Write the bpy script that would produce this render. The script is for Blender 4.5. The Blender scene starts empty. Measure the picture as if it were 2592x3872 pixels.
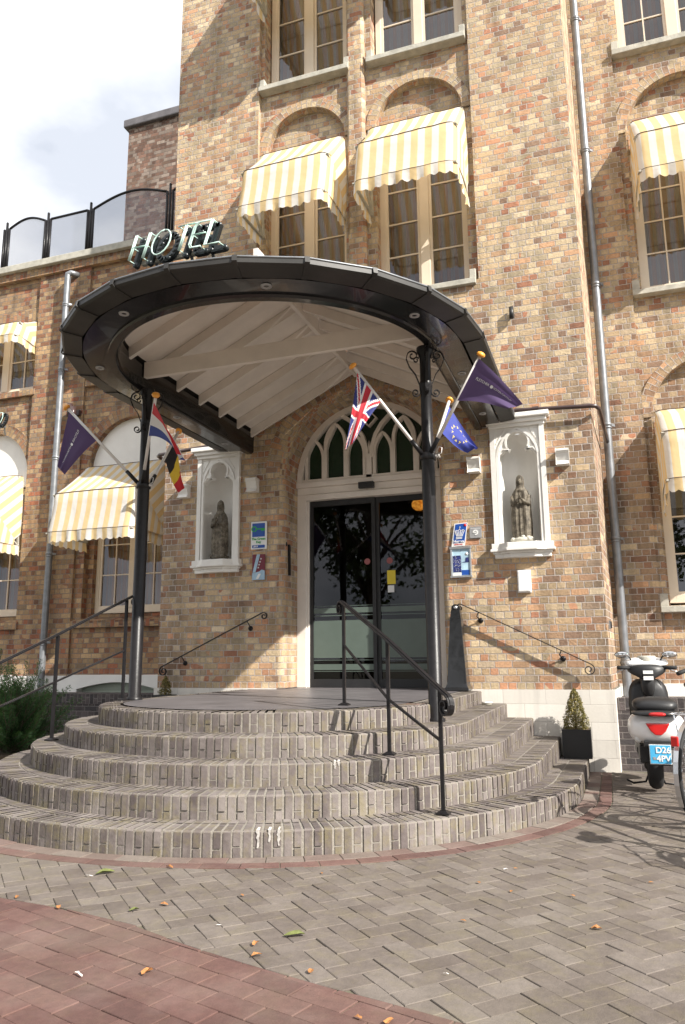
import bpy, bmesh, math, random
from mathutils import Vector, Matrix, noise as mnoise
from mathutils.geometry import tessellate_polygon
R=random.Random(7)
PI=math.pi
# ---------------------------------------------------------------- camera, light, exposure
scn=bpy.context.scene
C=scn.collection
cam=bpy.data.cameras.new('Camera'); camo=bpy.data.objects.new('Camera',cam); C.objects.link(camo)
CAM=Vector((-0.0086,-8.3848,1.0048))
pitch,yaw,roll=0.192862,-0.33218,-0.0088
fwd=Vector((math.sin(yaw)*math.cos(pitch),math.cos(yaw)*math.cos(pitch),math.sin(pitch)))
r0=Vector((math.cos(yaw),-math.sin(yaw),0)); u0=r0.cross(fwd)
rt=r0*math.cos(roll)+u0*math.sin(roll); up=-r0*math.sin(roll)+u0*math.cos(roll)
m=Matrix((rt,up,-fwd)).transposed().to_4x4(); m.translation=CAM
camo.matrix_world=m
cam.sensor_fit='VERTICAL'; cam.sensor_height=24.0; cam.lens=2847.94/3872*24.0
cam.clip_start=0.05; cam.clip_end=600
scn.camera=camo
scn.render.resolution_x=685; scn.render.resolution_y=1024
SUN_AZ=math.radians(-24)      # direction towards the sun, measured from +X (negative: in front of the facade)
SUN_EL=math.radians(37)
sd=Vector((math.cos(SUN_AZ)*math.cos(SUN_EL),math.sin(SUN_AZ)*math.cos(SUN_EL),math.sin(SUN_EL)))
sun=bpy.data.lights.new('Sun','SUN'); sun.energy=5.0; sun.angle=math.radians(.5); sun.color=(1,.95,.87)
suno=bpy.data.objects.new('Sun',sun); C.objects.link(suno); suno.rotation_euler=sd.to_track_quat('Z','Y').to_euler()
w=bpy.data.worlds.new('World'); scn.world=w; w.use_nodes=True
nt=w.node_tree; bg=nt.nodes['Background']
sky=nt.nodes.new('ShaderNodeTexSky'); sky.sky_type='NISHITA'; sky.sun_disc=False
sky.sun_elevation=SUN_EL; sky.sun_rotation=math.atan2(sd.x,sd.y)
tc=nt.nodes.new('ShaderNodeTexCoord'); mp=nt.nodes.new('ShaderNodeMapping'); mp.inputs['Scale'].default_value=(1,1,1.9)
nz=nt.nodes.new('ShaderNodeTexNoise'); nz.inputs['Scale'].default_value=1.6; nz.inputs['Detail'].default_value=7; nz.inputs['Roughness'].default_value=.55
rp=nt.nodes.new('ShaderNodeValToRGB'); rp.color_ramp.elements[0].position=.26; rp.color_ramp.elements[1].position=.42
nz2=nt.nodes.new('ShaderNodeTexNoise'); nz2.inputs['Scale'].default_value=3.2; nz2.inputs['Detail'].default_value=6
rc=nt.nodes.new('ShaderNodeValToRGB'); rc.color_ramp.elements[0].color=(6.2,6.6,7.4,1); rc.color_ramp.elements[1].color=(10.5,10.6,10.8,1)
rc.color_ramp.elements[0].position=.35; rc.color_ramp.elements[1].position=.55
mx=nt.nodes.new('ShaderNodeMix'); mx.data_type='RGBA'
L=nt.links.new
L(tc.outputs['Generated'],mp.inputs['Vector']); L(mp.outputs[0],nz.inputs['Vector']); L(mp.outputs[0],nz2.inputs['Vector'])
L(nz.outputs['Fac'],rp.inputs[0]); L(nz2.outputs['Fac'],rc.inputs[0])
L(rp.outputs[0],mx.inputs['Factor']); L(sky.outputs[0],mx.inputs['A']); L(rc.outputs[0],mx.inputs['B'])
L(mx.outputs['Result'],bg.inputs['Color']); bg.inputs['Strength'].default_value=.072
scn.view_settings.view_transform='Standard'; scn.view_settings.look='None'
scn.view_settings.exposure=.86; scn.view_settings.gamma=1
# ---------------------------------------------------------------- node helpers, materials
class NG:
    def __init__(s,name):
        s.m=bpy.data.materials.new(name); s.m.use_nodes=True; s.nt=s.m.node_tree; s.b=s.nt.nodes['Principled BSDF']
    def n(s,t,**k):
        x=s.nt.nodes.new(t)
        for a,b in k.items(): setattr(x,a,b)
        return x
    def L(s,a,b): s.nt.links.new(a,b)
    def mt(s,op,a,b=None,c=None,clamp=False):
        x=s.n('ShaderNodeMath',operation=op); x.use_clamp=clamp
        for i,v in enumerate((a,b,c)):
            if v is None: continue
            if isinstance(v,(int,float)): x.inputs[i].default_value=v
            else: s.L(v,x.inputs[i])
        return x.outputs[0]
    def noise(s,vec,scale,detail=3,rough=.5,dim='3D'):
        x=s.n('ShaderNodeTexNoise'); x.inputs['Scale'].default_value=scale; x.inputs['Detail'].default_value=detail; x.inputs['Roughness'].default_value=rough
        if vec is not None: s.L(vec,x.inputs['Vector'])
        return x
    def ramp(s,fac,stops,interp='LINEAR'):
        x=s.n('ShaderNodeValToRGB'); cr=x.color_ramp; cr.interpolation=interp
        while len(cr.elements)<len(stops): cr.elements.new(.5)
        for e,(p,c) in zip(cr.elements,stops): e.position=p; e.color=(c[0],c[1],c[2],1) if not isinstance(c,(int,float)) else (c,c,c,1)
        s.L(fac,x.inputs[0]); return x.outputs[0]
    def mix(s,fac,a,b,mode='MIX'):
        x=s.n('ShaderNodeMix',data_type='RGBA',blend_type=mode)
        for i,v in (('Factor',fac),('A',a),('B',b)):
            if isinstance(v,(int,float)): x.inputs[i].default_value=v
            elif isinstance(v,tuple): x.inputs[i].default_value=(*v[:3],1)
            else: s.L(v,x.inputs[i])
        return x.outputs['Result']
    def bump(s,h,dist=.005,strength=1,prev=None):
        x=s.n('ShaderNodeBump'); x.inputs['Distance'].default_value=dist; x.inputs['Strength'].default_value=strength
        s.L(h,x.inputs['Height'])
        if prev is not None: s.L(prev,x.inputs['Normal'])
        return x.outputs[0]
    def pos(s): return s.n('ShaderNodeNewGeometry').outputs['Position']
    def obj(s): return s.n('ShaderNodeTexCoord').outputs['Object']
    def attr(s,name): return s.n('ShaderNodeAttribute',attribute_name=name)
M={}
def plain(name,col,rough=.5,metal=0,var=.12,scale=8,bump=0,bscale=60,coat=0,spec=None,sub=None):
    g=NG(name); n=g.noise(g.obj(),scale,4,.6)
    lo=tuple(max(0,c*(1-var)) for c in col); hi=tuple(c*(1+var) for c in col)
    g.L(g.ramp(n.outputs['Fac'],[(.3,lo),(.7,hi)]),g.b.inputs['Base Color'])
    g.b.inputs['Roughness'].default_value=rough; g.b.inputs['Metallic'].default_value=metal
    if name=='black_iron': g.b.inputs['Specular IOR Level'].default_value=.3
    if coat: g.b.inputs['Coat Weight'].default_value=coat
    if bump:
        n2=g.noise(g.obj(),bscale,4,.6); g.L(g.bump(n2.outputs['Fac'],bump),g.b.inputs['Normal'])
    M[name]=g.m; return g.m
def brick(name,pal,mortar,c=.075,hl=.0935,joint=.0048,bond=True,dark=0,bumpd=.007,var=.28,jit=.003,stain=.25,mottle=1.0,quoin=False):
    g=NG(name); uv=g.n('ShaderNodeUVMap',uv_map='UVMap').outputs[0]
    nj=g.noise(uv,22,2)
    sx=g.n('ShaderNodeSeparateXYZ'); g.L(uv,sx.inputs[0])
    sj=g.n('ShaderNodeSeparateColor'); g.L(nj.outputs['Color'],sj.inputs[0])
    u=g.mt('MULTIPLY_ADD',sj.outputs[0],jit*2.6,sx.outputs[0]); v=g.mt('MULTIPLY_ADD',sj.outputs[1],jit*2.2,sx.outputs[1])
    rowf=g.mt('DIVIDE',v,c); row=g.mt('FLOOR',rowf); fv=g.mt('FRACT',rowf)
    par=g.mt('FLOORED_MODULO',row,2)
    if bond:
        hw=g.mt('FLOORED_MODULO',g.mt('FLOOR',g.mt('DIVIDE',row,2)),2)
        wr=g.n('ShaderNodeTexWhiteNoise',noise_dimensions='1D'); g.L(row,wr.inputs['W'])
        Ln=g.mt('MULTIPLY',g.mt('SUBTRACT',2,par),hl)
        off=g.mt('MULTIPLY',g.mt('SUBTRACT',1,par),g.mt('MULTIPLY_ADD',hw,hl,hl*.5))
        off=g.mt('MULTIPLY_ADD',wr.outputs[0],.02,off)
        uu=g.mt('DIVIDE',g.mt('ADD',u,off),Ln)
        col=g.mt('FLOOR',uu); fu=g.mt('FRACT',uu)
        du=g.mt('MULTIPLY',g.mt('MINIMUM',fu,g.mt('SUBTRACT',1,fu)),Ln)
    else:
        uu=g.mt('DIVIDE',g.mt('MULTIPLY_ADD',par,hl*.5,u),hl); col=g.mt('FLOOR',uu); fu=g.mt('FRACT',uu)
        du=g.mt('MULTIPLY',g.mt('MINIMUM',fu,g.mt('SUBTRACT',1,fu)),hl)
    dv=g.mt('MULTIPLY',g.mt('MINIMUM',fv,g.mt('SUBTRACT',1,fv)),c)
    d=g.mt('SMOOTH_MIN',du,dv,.006)
    mr=g.n('ShaderNodeMapRange',interpolation_type='SMOOTHSTEP'); g.L(d,mr.inputs[0]); mr.inputs[1].default_value=joint-.0022; mr.inputs[2].default_value=joint+.0012
    mask=mr.outputs[0]
    cv=g.n('ShaderNodeCombineXYZ'); g.L(row,cv.inputs[0]); g.L(col,cv.inputs[1])
    wn=g.n('ShaderNodeTexWhiteNoise',noise_dimensions='3D'); g.L(cv.outputs[0],wn.inputs['Vector'])
    big=g.noise(uv,.9,3); sc=g.n('ShaderNodeSeparateColor'); g.L(wn.outputs['Color'],sc.inputs[0])
    k=g.mt('ADD',sc.outputs[0],g.mt('MULTIPLY',g.mt('SUBTRACT',big.outputs['Fac'],.5),.5),clamp=True)
    bc=g.ramp(k,pal,'CONSTANT')
    # within-brick mottling and brightness per brick
    mot=g.noise(uv,38,5,.65); gr=g.noise(uv,160,3,.6)
    bri=g.mt('MULTIPLY_ADD',sc.outputs[1],var*1.6,1-var*.8)
    bri=g.mt('MULTIPLY',bri,g.mt('MULTIPLY_ADD',mot.outputs['Fac'],mottle,1-.5*mottle))
    st=g.noise(uv,1.7,5,.6)
    bri=g.mt('MULTIPLY',bri,g.mt('MULTIPLY_ADD',st.outputs['Fac'],stain*2,1-stain))
    mpv=g.n('ShaderNodeMapping'); g.L(uv,mpv.inputs[0]); mpv.inputs['Scale'].default_value=(4.5,.45,1)   # rain streaks and soot run vertically
    sk_=g.noise(mpv.outputs[0],1,4,.6); bri=g.mt('MULTIPLY',bri,g.ramp(sk_.outputs['Fac'],[(.36,1-stain*1.3),(.52,1.0)]))
    if quoin:
        sp_=g.n('ShaderNodeSeparateXYZ'); g.L(g.pos(),sp_.inputs[0]); ex=g.mt('ABSOLUTE',g.mt('ADD',sp_.outputs[0],2.688))
        q1=g.n('ShaderNodeMapRange'); g.L(g.mt('ADD',ex,g.mt('MULTIPLY',st.outputs['Fac'],.5)),q1.inputs[0]); q1.inputs[1].default_value=2.2; q1.inputs[2].default_value=2.75
        q2=g.n('ShaderNodeMapRange'); g.L(sp_.outputs[2],q2.inputs[0]); q2.inputs[1].default_value=5.2; q2.inputs[2].default_value=3.6
        qq=g.mt('MULTIPLY',q1.outputs[0],q2.outputs[0]); qq=g.mt('MULTIPLY',qq,g.mt('GREATER_THAN',sc.outputs[2],.25))
        bc=g.mix(g.mt('MULTIPLY',qq,.62),bc,(.20,.125,.085))
    hs=g.n('ShaderNodeVectorMath',operation='SCALE'); g.L(bc,hs.inputs[0]); g.L(bri,hs.inputs['Scale'])
    mo=g.mix(mot.outputs['Fac'],tuple(x*.8 for x in mortar),tuple(x*1.15 for x in mortar))
    g.L(g.mix(mask,mo,hs.outputs[0]),g.b.inputs['Base Color'])
    g.b.inputs['Roughness'].default_value=.9
    h=g.mt('ADD',g.mt('MULTIPLY',mask,g.mt('MULTIPLY_ADD',sc.outputs[2],.5,.8)),g.mt('ADD',g.mt('MULTIPLY',mot.outputs['Fac'],.9),g.mt('MULTIPLY',gr.outputs['Fac'],.3)))
    g.L(g.bump(h,bumpd),g.b.inputs['Normal'])
    M[name]=g.m; return g.m
palT=[(0,(0.316,0.202,0.135)),(.05,(0.436,0.274,0.163)),(.14,(0.516,0.382,0.235)),(.33,(0.580,0.450,0.287)),(.50,(0.500,0.350,0.207)),(.61,(0.524,0.310,0.179)),(.71,(0.436,0.346,0.227)),(.79,(0.476,0.246,0.143)),(.87,(0.596,0.474,0.323)),(.925,(0.420,0.194,0.115)),(.96,(0.468,0.362,0.251))]
brick('brick_tower',palT,(.48,.415,.37),joint=.0056,var=.22,jit=.0045,bumpd=.010,stain=.30,quoin=True)
palD=[(0,(.16,.08,.05)),(.15,(.30,.15,.08)),(.32,(.36,.25,.13)),(.5,(.44,.32,.16)),(.64,(.42,.19,.09)),(.78,(.22,.14,.10)),(.9,(.36,.12,.06))]
brick('brick_left',[(0,(.22,.11,.065)),(.12,(.34,.21,.115)),(.36,(.40,.27,.15)),(.55,(.33,.175,.095)),(.7,(.37,.245,.135)),(.82,(.31,.12,.065)),(.9,(.27,.185,.115))],(.25,.215,.19),stain=.3)
brick('brick_back',[(0,(.15,.085,.06)),(.25,(.25,.19,.15)),(.5,(.21,.12,.085)),(.7,(.28,.22,.18)),(.88,(.16,.10,.07))],(.17,.14,.12),hl=.13,c=.10)
brick('brick_black',[(0,(.075,.062,.062)),(.4,(.11,.09,.088)),(.75,(.055,.048,.05))],(.18,.16,.15),c=.062)
brick('plinth_blocks',[(0,(.70,.66,.60)),(.5,(.74,.70,.64))],(.48,.44,.40),c=.175,hl=.44,joint=.0022,bond=False,bumpd=.0012,var=.04,jit=.001,stain=.12,mottle=.10)
plain('white_paint',(.78,.76,.72),.45,var=.06,scale=3,bump=.002,bscale=30)
plain('old_paint',(.58,.55,.51),.8,var=.3,scale=60)
plain('white_wood',(.80,.74,.67),.5,var=.09,scale=2.5,bump=.001,bscale=25)
plain('cream_frame',(.70,.60,.48),.45,var=.05,scale=3)
plain('black_paint',(.012,.012,.013),.22,var=.4,scale=5,bump=.0015,bscale=8,coat=.3)
plain('black_iron',(.012,.011,.012),.38,0,var=.3,scale=20,bump=.001,bscale=60)
plain('gutter_metal',(.030,.028,.026),.5,.1,var=.35,scale=3,bump=.001,bscale=12)
plain('brown_pipe',(.055,.032,.030),.3,var=.2,scale=6,coat=.3)
plain('zinc',(.22,.23,.245),.42,.5,var=.2,scale=9,bump=.0008,bscale=90)
plain('stone_sill',(.44,.42,.36),.85,var=.22,scale=9,bump=.003,bscale=40)
plain('orange_knob',(.85,.36,.05),.35,var=.1)
plain('pole_white',(.72,.69,.66),.3,var=.06)
plain('dark_stone',(.13,.12,.125),.42,var=.25,scale=4,bump=.001,bscale=30)
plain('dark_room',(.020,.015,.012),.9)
plain('rubber',(.014,.014,.015),.75,var=.2,bump=.001,bscale=200)
plain('plastic_black',(.018,.018,.019),.45,var=.2)
plain('scooter_white',(.82,.81,.80),.18,var=.02,coat=.6)
plain('silver',(.6,.6,.61),.28,.85,var=.1)
plain('chrome',(.75,.75,.76),.08,1,var=.03)
plain('red_lens',(.55,.015,.015),.12,var=.15,coat=.6)
plain('clear_lens',(.6,.6,.58),.1,var=.1,coat=.6)
plain('sign_white',(.80,.80,.79),.35,var=.03)
plain('sign_blue',(.012,.075,.36),.35,var=.05)
plain('sign_green',(.02,.36,.06),.4,var=.05)
plain('sign_maroon',(.16,.012,.03),.35,var=.1)
plain('sign_lightblue',(.36,.52,.66),.35,var=.15,scale=20)
plain('sign_grey',(.38,.38,.39),.4,.3,var=.05)
plain('brick_pink',(.32,.10,.10),.5)
plain('sign_red',(.7,.03,.04),.4,var=.05)
plain('plate_blue',(.07,.40,.68),.35,var=.05)
plain('poster_dark',(.03,.04,.16),.3,var=.8,scale=60)
plain('poster_sky',(.42,.60,.72),.3,var=.25,scale=8)
plain('yellow_sticker',(.75,.58,.04),.4,var=.05)
plain('frost',(.10,.13,.11),.22,var=.05)
plain('leaf_dry',(.34,.15,.05),.8,var=.4,scale=30)
plain('leaf_green',(.11,.125,.035),.7,var=.4,scale=30)
plain('paper',(.75,.73,.70),.8,var=.1)
plain('soil',(.09,.06,.035),.95,var=.4,scale=20,bump=.01,bscale=30)
plain('bark',(.10,.075,.05),.9,var=.4,scale=12,bump=.02,bscale=10)
plain('pale_green',(.42,.46,.38),.6,var=.1)
plain('neon_back',(.010,.014,.016),.25,var=.2)
plain('neon_tube',(.60,.82,.75),.12,var=.05,coat=.8)
plain('bronze',(.05,.035,.025),.4,.5)
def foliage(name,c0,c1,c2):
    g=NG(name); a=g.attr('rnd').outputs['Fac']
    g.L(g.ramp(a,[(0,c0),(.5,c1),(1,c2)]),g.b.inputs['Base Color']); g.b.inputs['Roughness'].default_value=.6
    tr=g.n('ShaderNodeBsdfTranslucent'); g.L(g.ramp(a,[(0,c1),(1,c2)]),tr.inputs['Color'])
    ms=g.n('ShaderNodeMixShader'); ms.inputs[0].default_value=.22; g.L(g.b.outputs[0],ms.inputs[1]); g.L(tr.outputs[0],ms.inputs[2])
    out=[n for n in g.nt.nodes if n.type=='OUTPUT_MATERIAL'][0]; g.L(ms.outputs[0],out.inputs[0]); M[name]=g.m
foliage('box_leaf',(.05,.055,.012),(.15,.13,.03),(.34,.27,.09))
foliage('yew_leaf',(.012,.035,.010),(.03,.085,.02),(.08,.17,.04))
foliage('tree_leaf',(.02,.04,.01),(.05,.09,.02),(.10,.14,.03))
def clinker(name,c0,c1,c2,moss=0,mortar=None,rough=.85):
    eff=.38 if 'step' in name else .10
    g=NG(name); a=g.attr('rnd').outputs['Fac']; p=g.pos()
    base=g.ramp(a,[(0,c0),(.5,c1),(1,c2)])
    n1=g.noise(p,30,5,.65); n2=g.noise(p,4,4,.6); n3=g.noise(p,200,2)
    f=g.mt('MULTIPLY_ADD',n1.outputs['Fac'],.7,.65); f=g.mt('MULTIPLY',f,g.mt('MULTIPLY_ADD',n2.outputs['Fac'],.5,.75))
    sc=g.n('ShaderNodeVectorMath',operation='SCALE'); g.L(base,sc.inputs[0]); g.L(f,sc.inputs['Scale'])
    col=sc.outputs[0]
    # pale efflorescence and dust, then moss
    col=g.mix(g.mt('MULTIPLY',g.ramp(n2.outputs['Fac'],[(.45,0.0),(.75,1.0)]),eff),col,(.38,.34,.31))
    n6=g.noise(p,1.1,5,.6); col=g.mix(g.mt('MULTIPLY',g.ramp(n6.outputs['Fac'],[(.5,0.0),(.7,1.0)]),.30),col,(.17,.15,.115))
    if moss:
        n4=g.noise(p,9,5,.7); mm=g.mt('MULTIPLY',g.ramp(n4.outputs['Fac'],[(.48,0.0),(.66,1.0)]),moss)
        col=g.mix(mm,col,(.20,.17,.07))
    g.L(col,g.b.inputs['Base Color']); g.b.inputs['Roughness'].default_value=rough
    h=g.mt('MULTIPLY_ADD',n3.outputs['Fac'],.25,n1.outputs['Fac']); g.L(g.bump(h,.003),g.b.inputs['Normal']); M[name]=g.m
clinker('step_brick',(.092,.074,.071),(.128,.105,.099),(.172,.147,.138),moss=.5)
clinker('paver_grey',(.104,.083,.070),(.127,.104,.089),(.152,.128,.111),moss=.18)
clinker('paver_red',(.092,.046,.039),(.116,.058,.049),(.138,.074,.062),moss=.06)
clinker('paver_mix',(.15,.095,.08),(.165,.13,.11),(.20,.17,.145))
def rough_sheet(name,c0,c1,sc=40,bd=.004):
    g=NG(name); p=g.pos(); n=g.noise(p,sc,6,.7); n2=g.noise(p,3,4)
    c=g.ramp(n.outputs['Fac'],[(.3,c0),(.7,c1)]); g.L(g.mix(g.mt('MULTIPLY',n2.outputs['Fac'],.4),c,tuple(x*.55 for x in c0)),g.b.inputs['Base Color'])
    g.b.inputs['Roughness'].default_value=.95; g.L(g.bump(n.outputs['Fac'],bd),g.b.inputs['Normal']); M[name]=g.m
rough_sheet('mortar_step',(.22,.20,.17),(.38,.345,.30),60)
rough_sheet('sand',(.085,.075,.05),(.19,.17,.12),50)
rough_sheet('asphalt',(.05,.05,.05),(.09,.085,.08),80)
def glassmat(name,tint=(.75,.78,.78),ior=1.52,extra=0.0):
    g=NG(name); g.nt.nodes.remove(g.b)
    tr=g.n('ShaderNodeBsdfTransparent'); tr.inputs[0].default_value=(*tint,1); gl=g.n('ShaderNodeBsdfGlossy'); gl.inputs['Roughness'].default_value=.015; gl.inputs['Color'].default_value=(.95,.95,1,1)
    fr=g.n('ShaderNodeFresnel'); fr.inputs['IOR'].default_value=ior; ms=g.n('ShaderNodeMixShader')
    f=g.mt('ADD',g.mt('MULTIPLY',fr.outputs[0],1.5 if 'win' in name else 1.15),extra,clamp=True)
    nb=g.noise(g.pos(),2.2,1); bm=g.bump(nb.outputs['Fac'],.002,.5); g.L(bm,gl.inputs['Normal'])
    g.L(f,ms.inputs[0]); g.L(tr.outputs[0],ms.inputs[1]); g.L(gl.outputs[0],ms.inputs[2])
    out=[n for n in g.nt.nodes if n.type=='OUTPUT_MATERIAL'][0]; g.L(ms.outputs[0],out.inputs[0]); M[name]=g.m
glassmat('window_glass',(.74,.73,.70),1.5,.03)
glassmat('door_glass',(.55,.56,.54),1.45,.0)
def leaded():
    g=NG('green_glass'); g.b.inputs['Base Color'].default_value=(.008,.03,.012,1); g.b.inputs['Roughness'].default_value=.25; M['green_glass']=g.m
leaded()
def meshmat():
    g=NG('wire_mesh'); tr=g.n('ShaderNodeBsdfTransparent'); g.b.inputs['Base Color'].default_value=(.10,.115,.16,1)
    p=g.pos(); wv=g.n('ShaderNodeTexWave'); wv.inputs['Scale'].default_value=45; g.L(p,wv.inputs['Vector'])
    f=g.mt('MULTIPLY_ADD',wv.outputs['Fac'],.12,.42); ms=g.n('ShaderNodeMixShader'); g.L(f,ms.inputs[0]); g.L(tr.outputs[0],ms.inputs[1]); g.L(g.b.outputs[0],ms.inputs[2])
    out=[n for n in g.nt.nodes if n.type=='OUTPUT_MATERIAL'][0]; g.L(ms.outputs[0],out.inputs[0]); M['wire_mesh']=g.m
meshmat()
def fabric(name,a,b,period,trans=.35):
    g=NG(name); uv=g.n('ShaderNodeUVMap',uv_map='UVMap').outputs[0]; sx=g.n('ShaderNodeSeparateXYZ'); g.L(uv,sx.inputs[0])
    f=g.mt('FRACT',g.mt('DIVIDE',sx.outputs[0],period)); s=g.mt('GREATER_THAN',f,.5)
    n=g.noise(g.pos(),14,4,.6); col=g.mix(s,a,b); col=g.mix(g.mt('MULTIPLY',n.outputs['Fac'],.12),col,(.45,.36,.25))
    g.L(col,g.b.inputs['Base Color']); g.b.inputs['Roughness'].default_value=.85
    wv=g.noise(uv,400,1); n5=g.noise(uv,6,3); g.L(g.bump(g.mt('ADD',n5.outputs['Fac'],g.mt('MULTIPLY',wv.outputs['Fac'],.05)),.012),g.b.inputs['Normal'])
    tr=g.n('ShaderNodeBsdfTranslucent'); g.L(col,tr.inputs[0]); ms=g.n('ShaderNodeMixShader'); ms.inputs[0].default_value=trans
    g.L(g.b.outputs[0],ms.inputs[1]); g.L(tr.outputs[0],ms.inputs[2])
    out=[n for n in g.nt.nodes if n.type=='OUTPUT_MATERIAL'][0]; g.L(ms.outputs[0],out.inputs[0]); M[name]=g.m
fabric('awning_cloth',(.86,.84,.80),(.87,.67,.36),.168,.42)
fabric('curtain',(.34,.29,.23),(.40,.19,.06),.13,.1)
def vcol(name,rough=.7,trans=.3):
    g=NG(name); c=g.attr('Col').outputs['Color']; g.L(c,g.b.inputs['Base Color']); g.b.inputs['Roughness'].default_value=rough
    tr=g.n('ShaderNodeBsdfTranslucent'); g.L(c,tr.inputs[0]); ms=g.n('ShaderNodeMixShader'); ms.inputs[0].default_value=trans
    g.L(g.b.outputs[0],ms.inputs[1]); g.L(tr.outputs[0],ms.inputs[2])
    out=[n for n in g.nt.nodes if n.type=='OUTPUT_MATERIAL'][0]; g.L(ms.outputs[0],out.inputs[0]); M[name]=g.m
vcol('flag_cloth')
def stonestat():
    g=NG('statue_stone'); p=g.pos(); n=g.noise(p,18,6,.7); n2=g.noise(p,60,3)
    g.L(g.ramp(n.outputs['Fac'],[(.32,(.025,.02,.014)),(.5,(.12,.10,.072)),(.7,(.26,.225,.17))]),g.b.inputs['Base Color']); g.b.inputs['Roughness'].default_value=.7
    g.L(g.bump(n2.outputs['Fac'],.003),g.b.inputs['Normal']); M['statue_stone']=g.m
stonestat()
g=NG('lamp_globe'); nn=g.noise(g.obj(),30,4); g.L(g.ramp(nn.outputs['Fac'],[(.35,(.45,.12,.01)),(.6,(1,.42,.06))]),g.b.inputs['Emission Color']); g.b.inputs['Emission Strength'].default_value=.55; g.b.inputs['Base Color'].default_value=(.6,.3,.05,1); M['lamp_globe']=g.m
# ---------------------------------------------------------------- mesh builder
class MB:
    def __init__(s): s.v=[];s.f=[];s.uv=[];s.rn=[];s.col=[];s.sm=[];s.mi=[]; s.cur=0; s.rnd=.5; s.smooth=False
    def face(s,pts,uv=None,col=None):
        i=len(s.v); s.v+= [tuple(p) for p in pts]; s.f.append(list(range(i,i+len(pts)))); s.uv.append(uv); s.rn.append(s.rnd); s.col.append(col); s.sm.append(s.smooth); s.mi.append(s.cur)
    def box(s,x0,x1,y0,y1,z0,z1,skip=''):
        p=[(x0,y0,z0),(x1,y0,z0),(x1,y1,z0),(x0,y1,z0),(x0,y0,z1),(x1,y0,z1),(x1,y1,z1),(x0,y1,z1)]
        for k,q in (('b',(3,2,1,0)),('t',(4,5,6,7)),('f',(0,1,5,4)),('k',(2,3,7,6)),('r',(1,2,6,5)),('l',(3,0,4,7))):
            if k not in skip: s.face([p[a] for a in q])
    def obox(s,o,ax,ay,az):  # oriented box centred o with half-vectors
        o=Vector(o);ax=Vector(ax);ay=Vector(ay);az=Vector(az)
        P=lambda a,b,c:o+ax*a+ay*b+az*c
        p=[P(-1,-1,-1),P(1,-1,-1),P(1,1,-1),P(-1,1,-1),P(-1,-1,1),P(1,-1,1),P(1,1,1),P(-1,1,1)]
        for q in ((3,2,1,0),(4,5,6,7),(0,1,5,4),(2,3,7,6),(1,2,6,5),(3,0,4,7)): s.face([p[a] for a in q])
    def bar(s,a,b,w,h,upv=(0,0,1)):
        a=Vector(a);b=Vector(b);d=(b-a);l=d.length;d.normalize();u=Vector(upv); sd_=d.cross(u)
        if sd_.length<1e-4: sd_=d.cross(Vector((1,0,0)))
        sd_.normalize(); u=sd_.cross(d)
        s.obox((a+b)/2,d*l/2,sd_*w/2,u*h/2)
    def tube(s,pts,r,n=8,caps=True,rr=None):
        pts=[Vector(p) for p in pts]; m_=len(pts); rings=[]
        t0=None; nrm=None
        for i,p in enumerate(pts):
            t=(pts[min(i+1,m_-1)]-pts[max(i-1,0)]).normalized()
            if nrm is None:
                nrm=t.orthogonal().normalized()
            else:
                nrm=(nrm-t*nrm.dot(t)); nrm.normalize()
            bn=t.cross(nrm); ra=rr[i] if rr else r
            rings.append([p+nrm*ra*math.cos(2*PI*k/n)+bn*ra*math.sin(2*PI*k/n) for k in range(n)])
        os_=s.smooth; s.smooth=True
        for i in range(m_-1):
            for k in range(n):
                s.face([rings[i][k],rings[i][(k+1)%n],rings[i+1][(k+1)%n],rings[i+1][k]])
        s.smooth=False
        if caps: s.face(list(reversed(rings[0]))); s.face(rings[-1])
        s.smooth=os_
    def ribbon(s,pts,wv,t):  # flat bar following pts, width vector wv (constant), thickness t
        pts=[Vector(p) for p in pts]; wv=Vector(wv)/2; n=len(pts); sec=[]
        for i,p in enumerate(pts):
            d=(pts[min(i+1,n-1)]-pts[max(i-1,0)]).normalized(); q=d.cross(wv).normalized()*t/2
            sec.append([p-wv-q,p+wv-q,p+wv+q,p-wv+q])
        for i in range(n-1):
            for k in range(4): s.face([sec[i][k],sec[i][(k+1)%4],sec[i+1][(k+1)%4],sec[i+1][k]])
        s.face(sec[0][::-1]); s.face(sec[-1])
    def lathe(s,prof,cx,cy,n=24,ax='z',cz=0):
        os_=s.smooth; s.smooth=True
        for (r1,z1),(r2,z2) in zip(prof[:-1],prof[1:]):
            for k in range(n):
                a,b=2*PI*k/n,2*PI*(k+1)/n
                def P(r,z,a_):
                    if ax=='z': return (cx+r*math.cos(a_),cy+r*math.sin(a_),z)
                    if ax=='y': return (cx+r*math.cos(a_),z,cz+r*math.sin(a_))
                    return (z,cy+r*math.cos(a_),cz+r*math.sin(a_))
                q=[P(r1,z1,a),P(r1,z1,b),P(r2,z2,b),P(r2,z2,a)]
                if r1<1e-6: q=[q[0],q[2],q[3]]
                elif r2<1e-6: q=q[:3]
                s.face(q)
        s.smooth=os_
    def sphere(s,c,r,n=12,sc=(1,1,1)):
        os_=s.smooth; s.smooth=True; h=n//2
        def P(i,j):
            th=PI*i/h; ph=2*PI*j/n
            return (c[0]+r*sc[0]*math.sin(th)*math.cos(ph),c[1]+r*sc[1]*math.sin(th)*math.sin(ph),c[2]+r*sc[2]*math.cos(th))
        for i in range(h):
            for j in range(n):
                q=[P(i,j),P(i+1,j),P(i+1,j+1),P(i,j+1)]
                if i==0: q=[q[0],q[1],q[2]]
                elif i==h-1: q=[q[0],q[1],q[3]]
                s.face(q)
        s.smooth=os_
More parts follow.
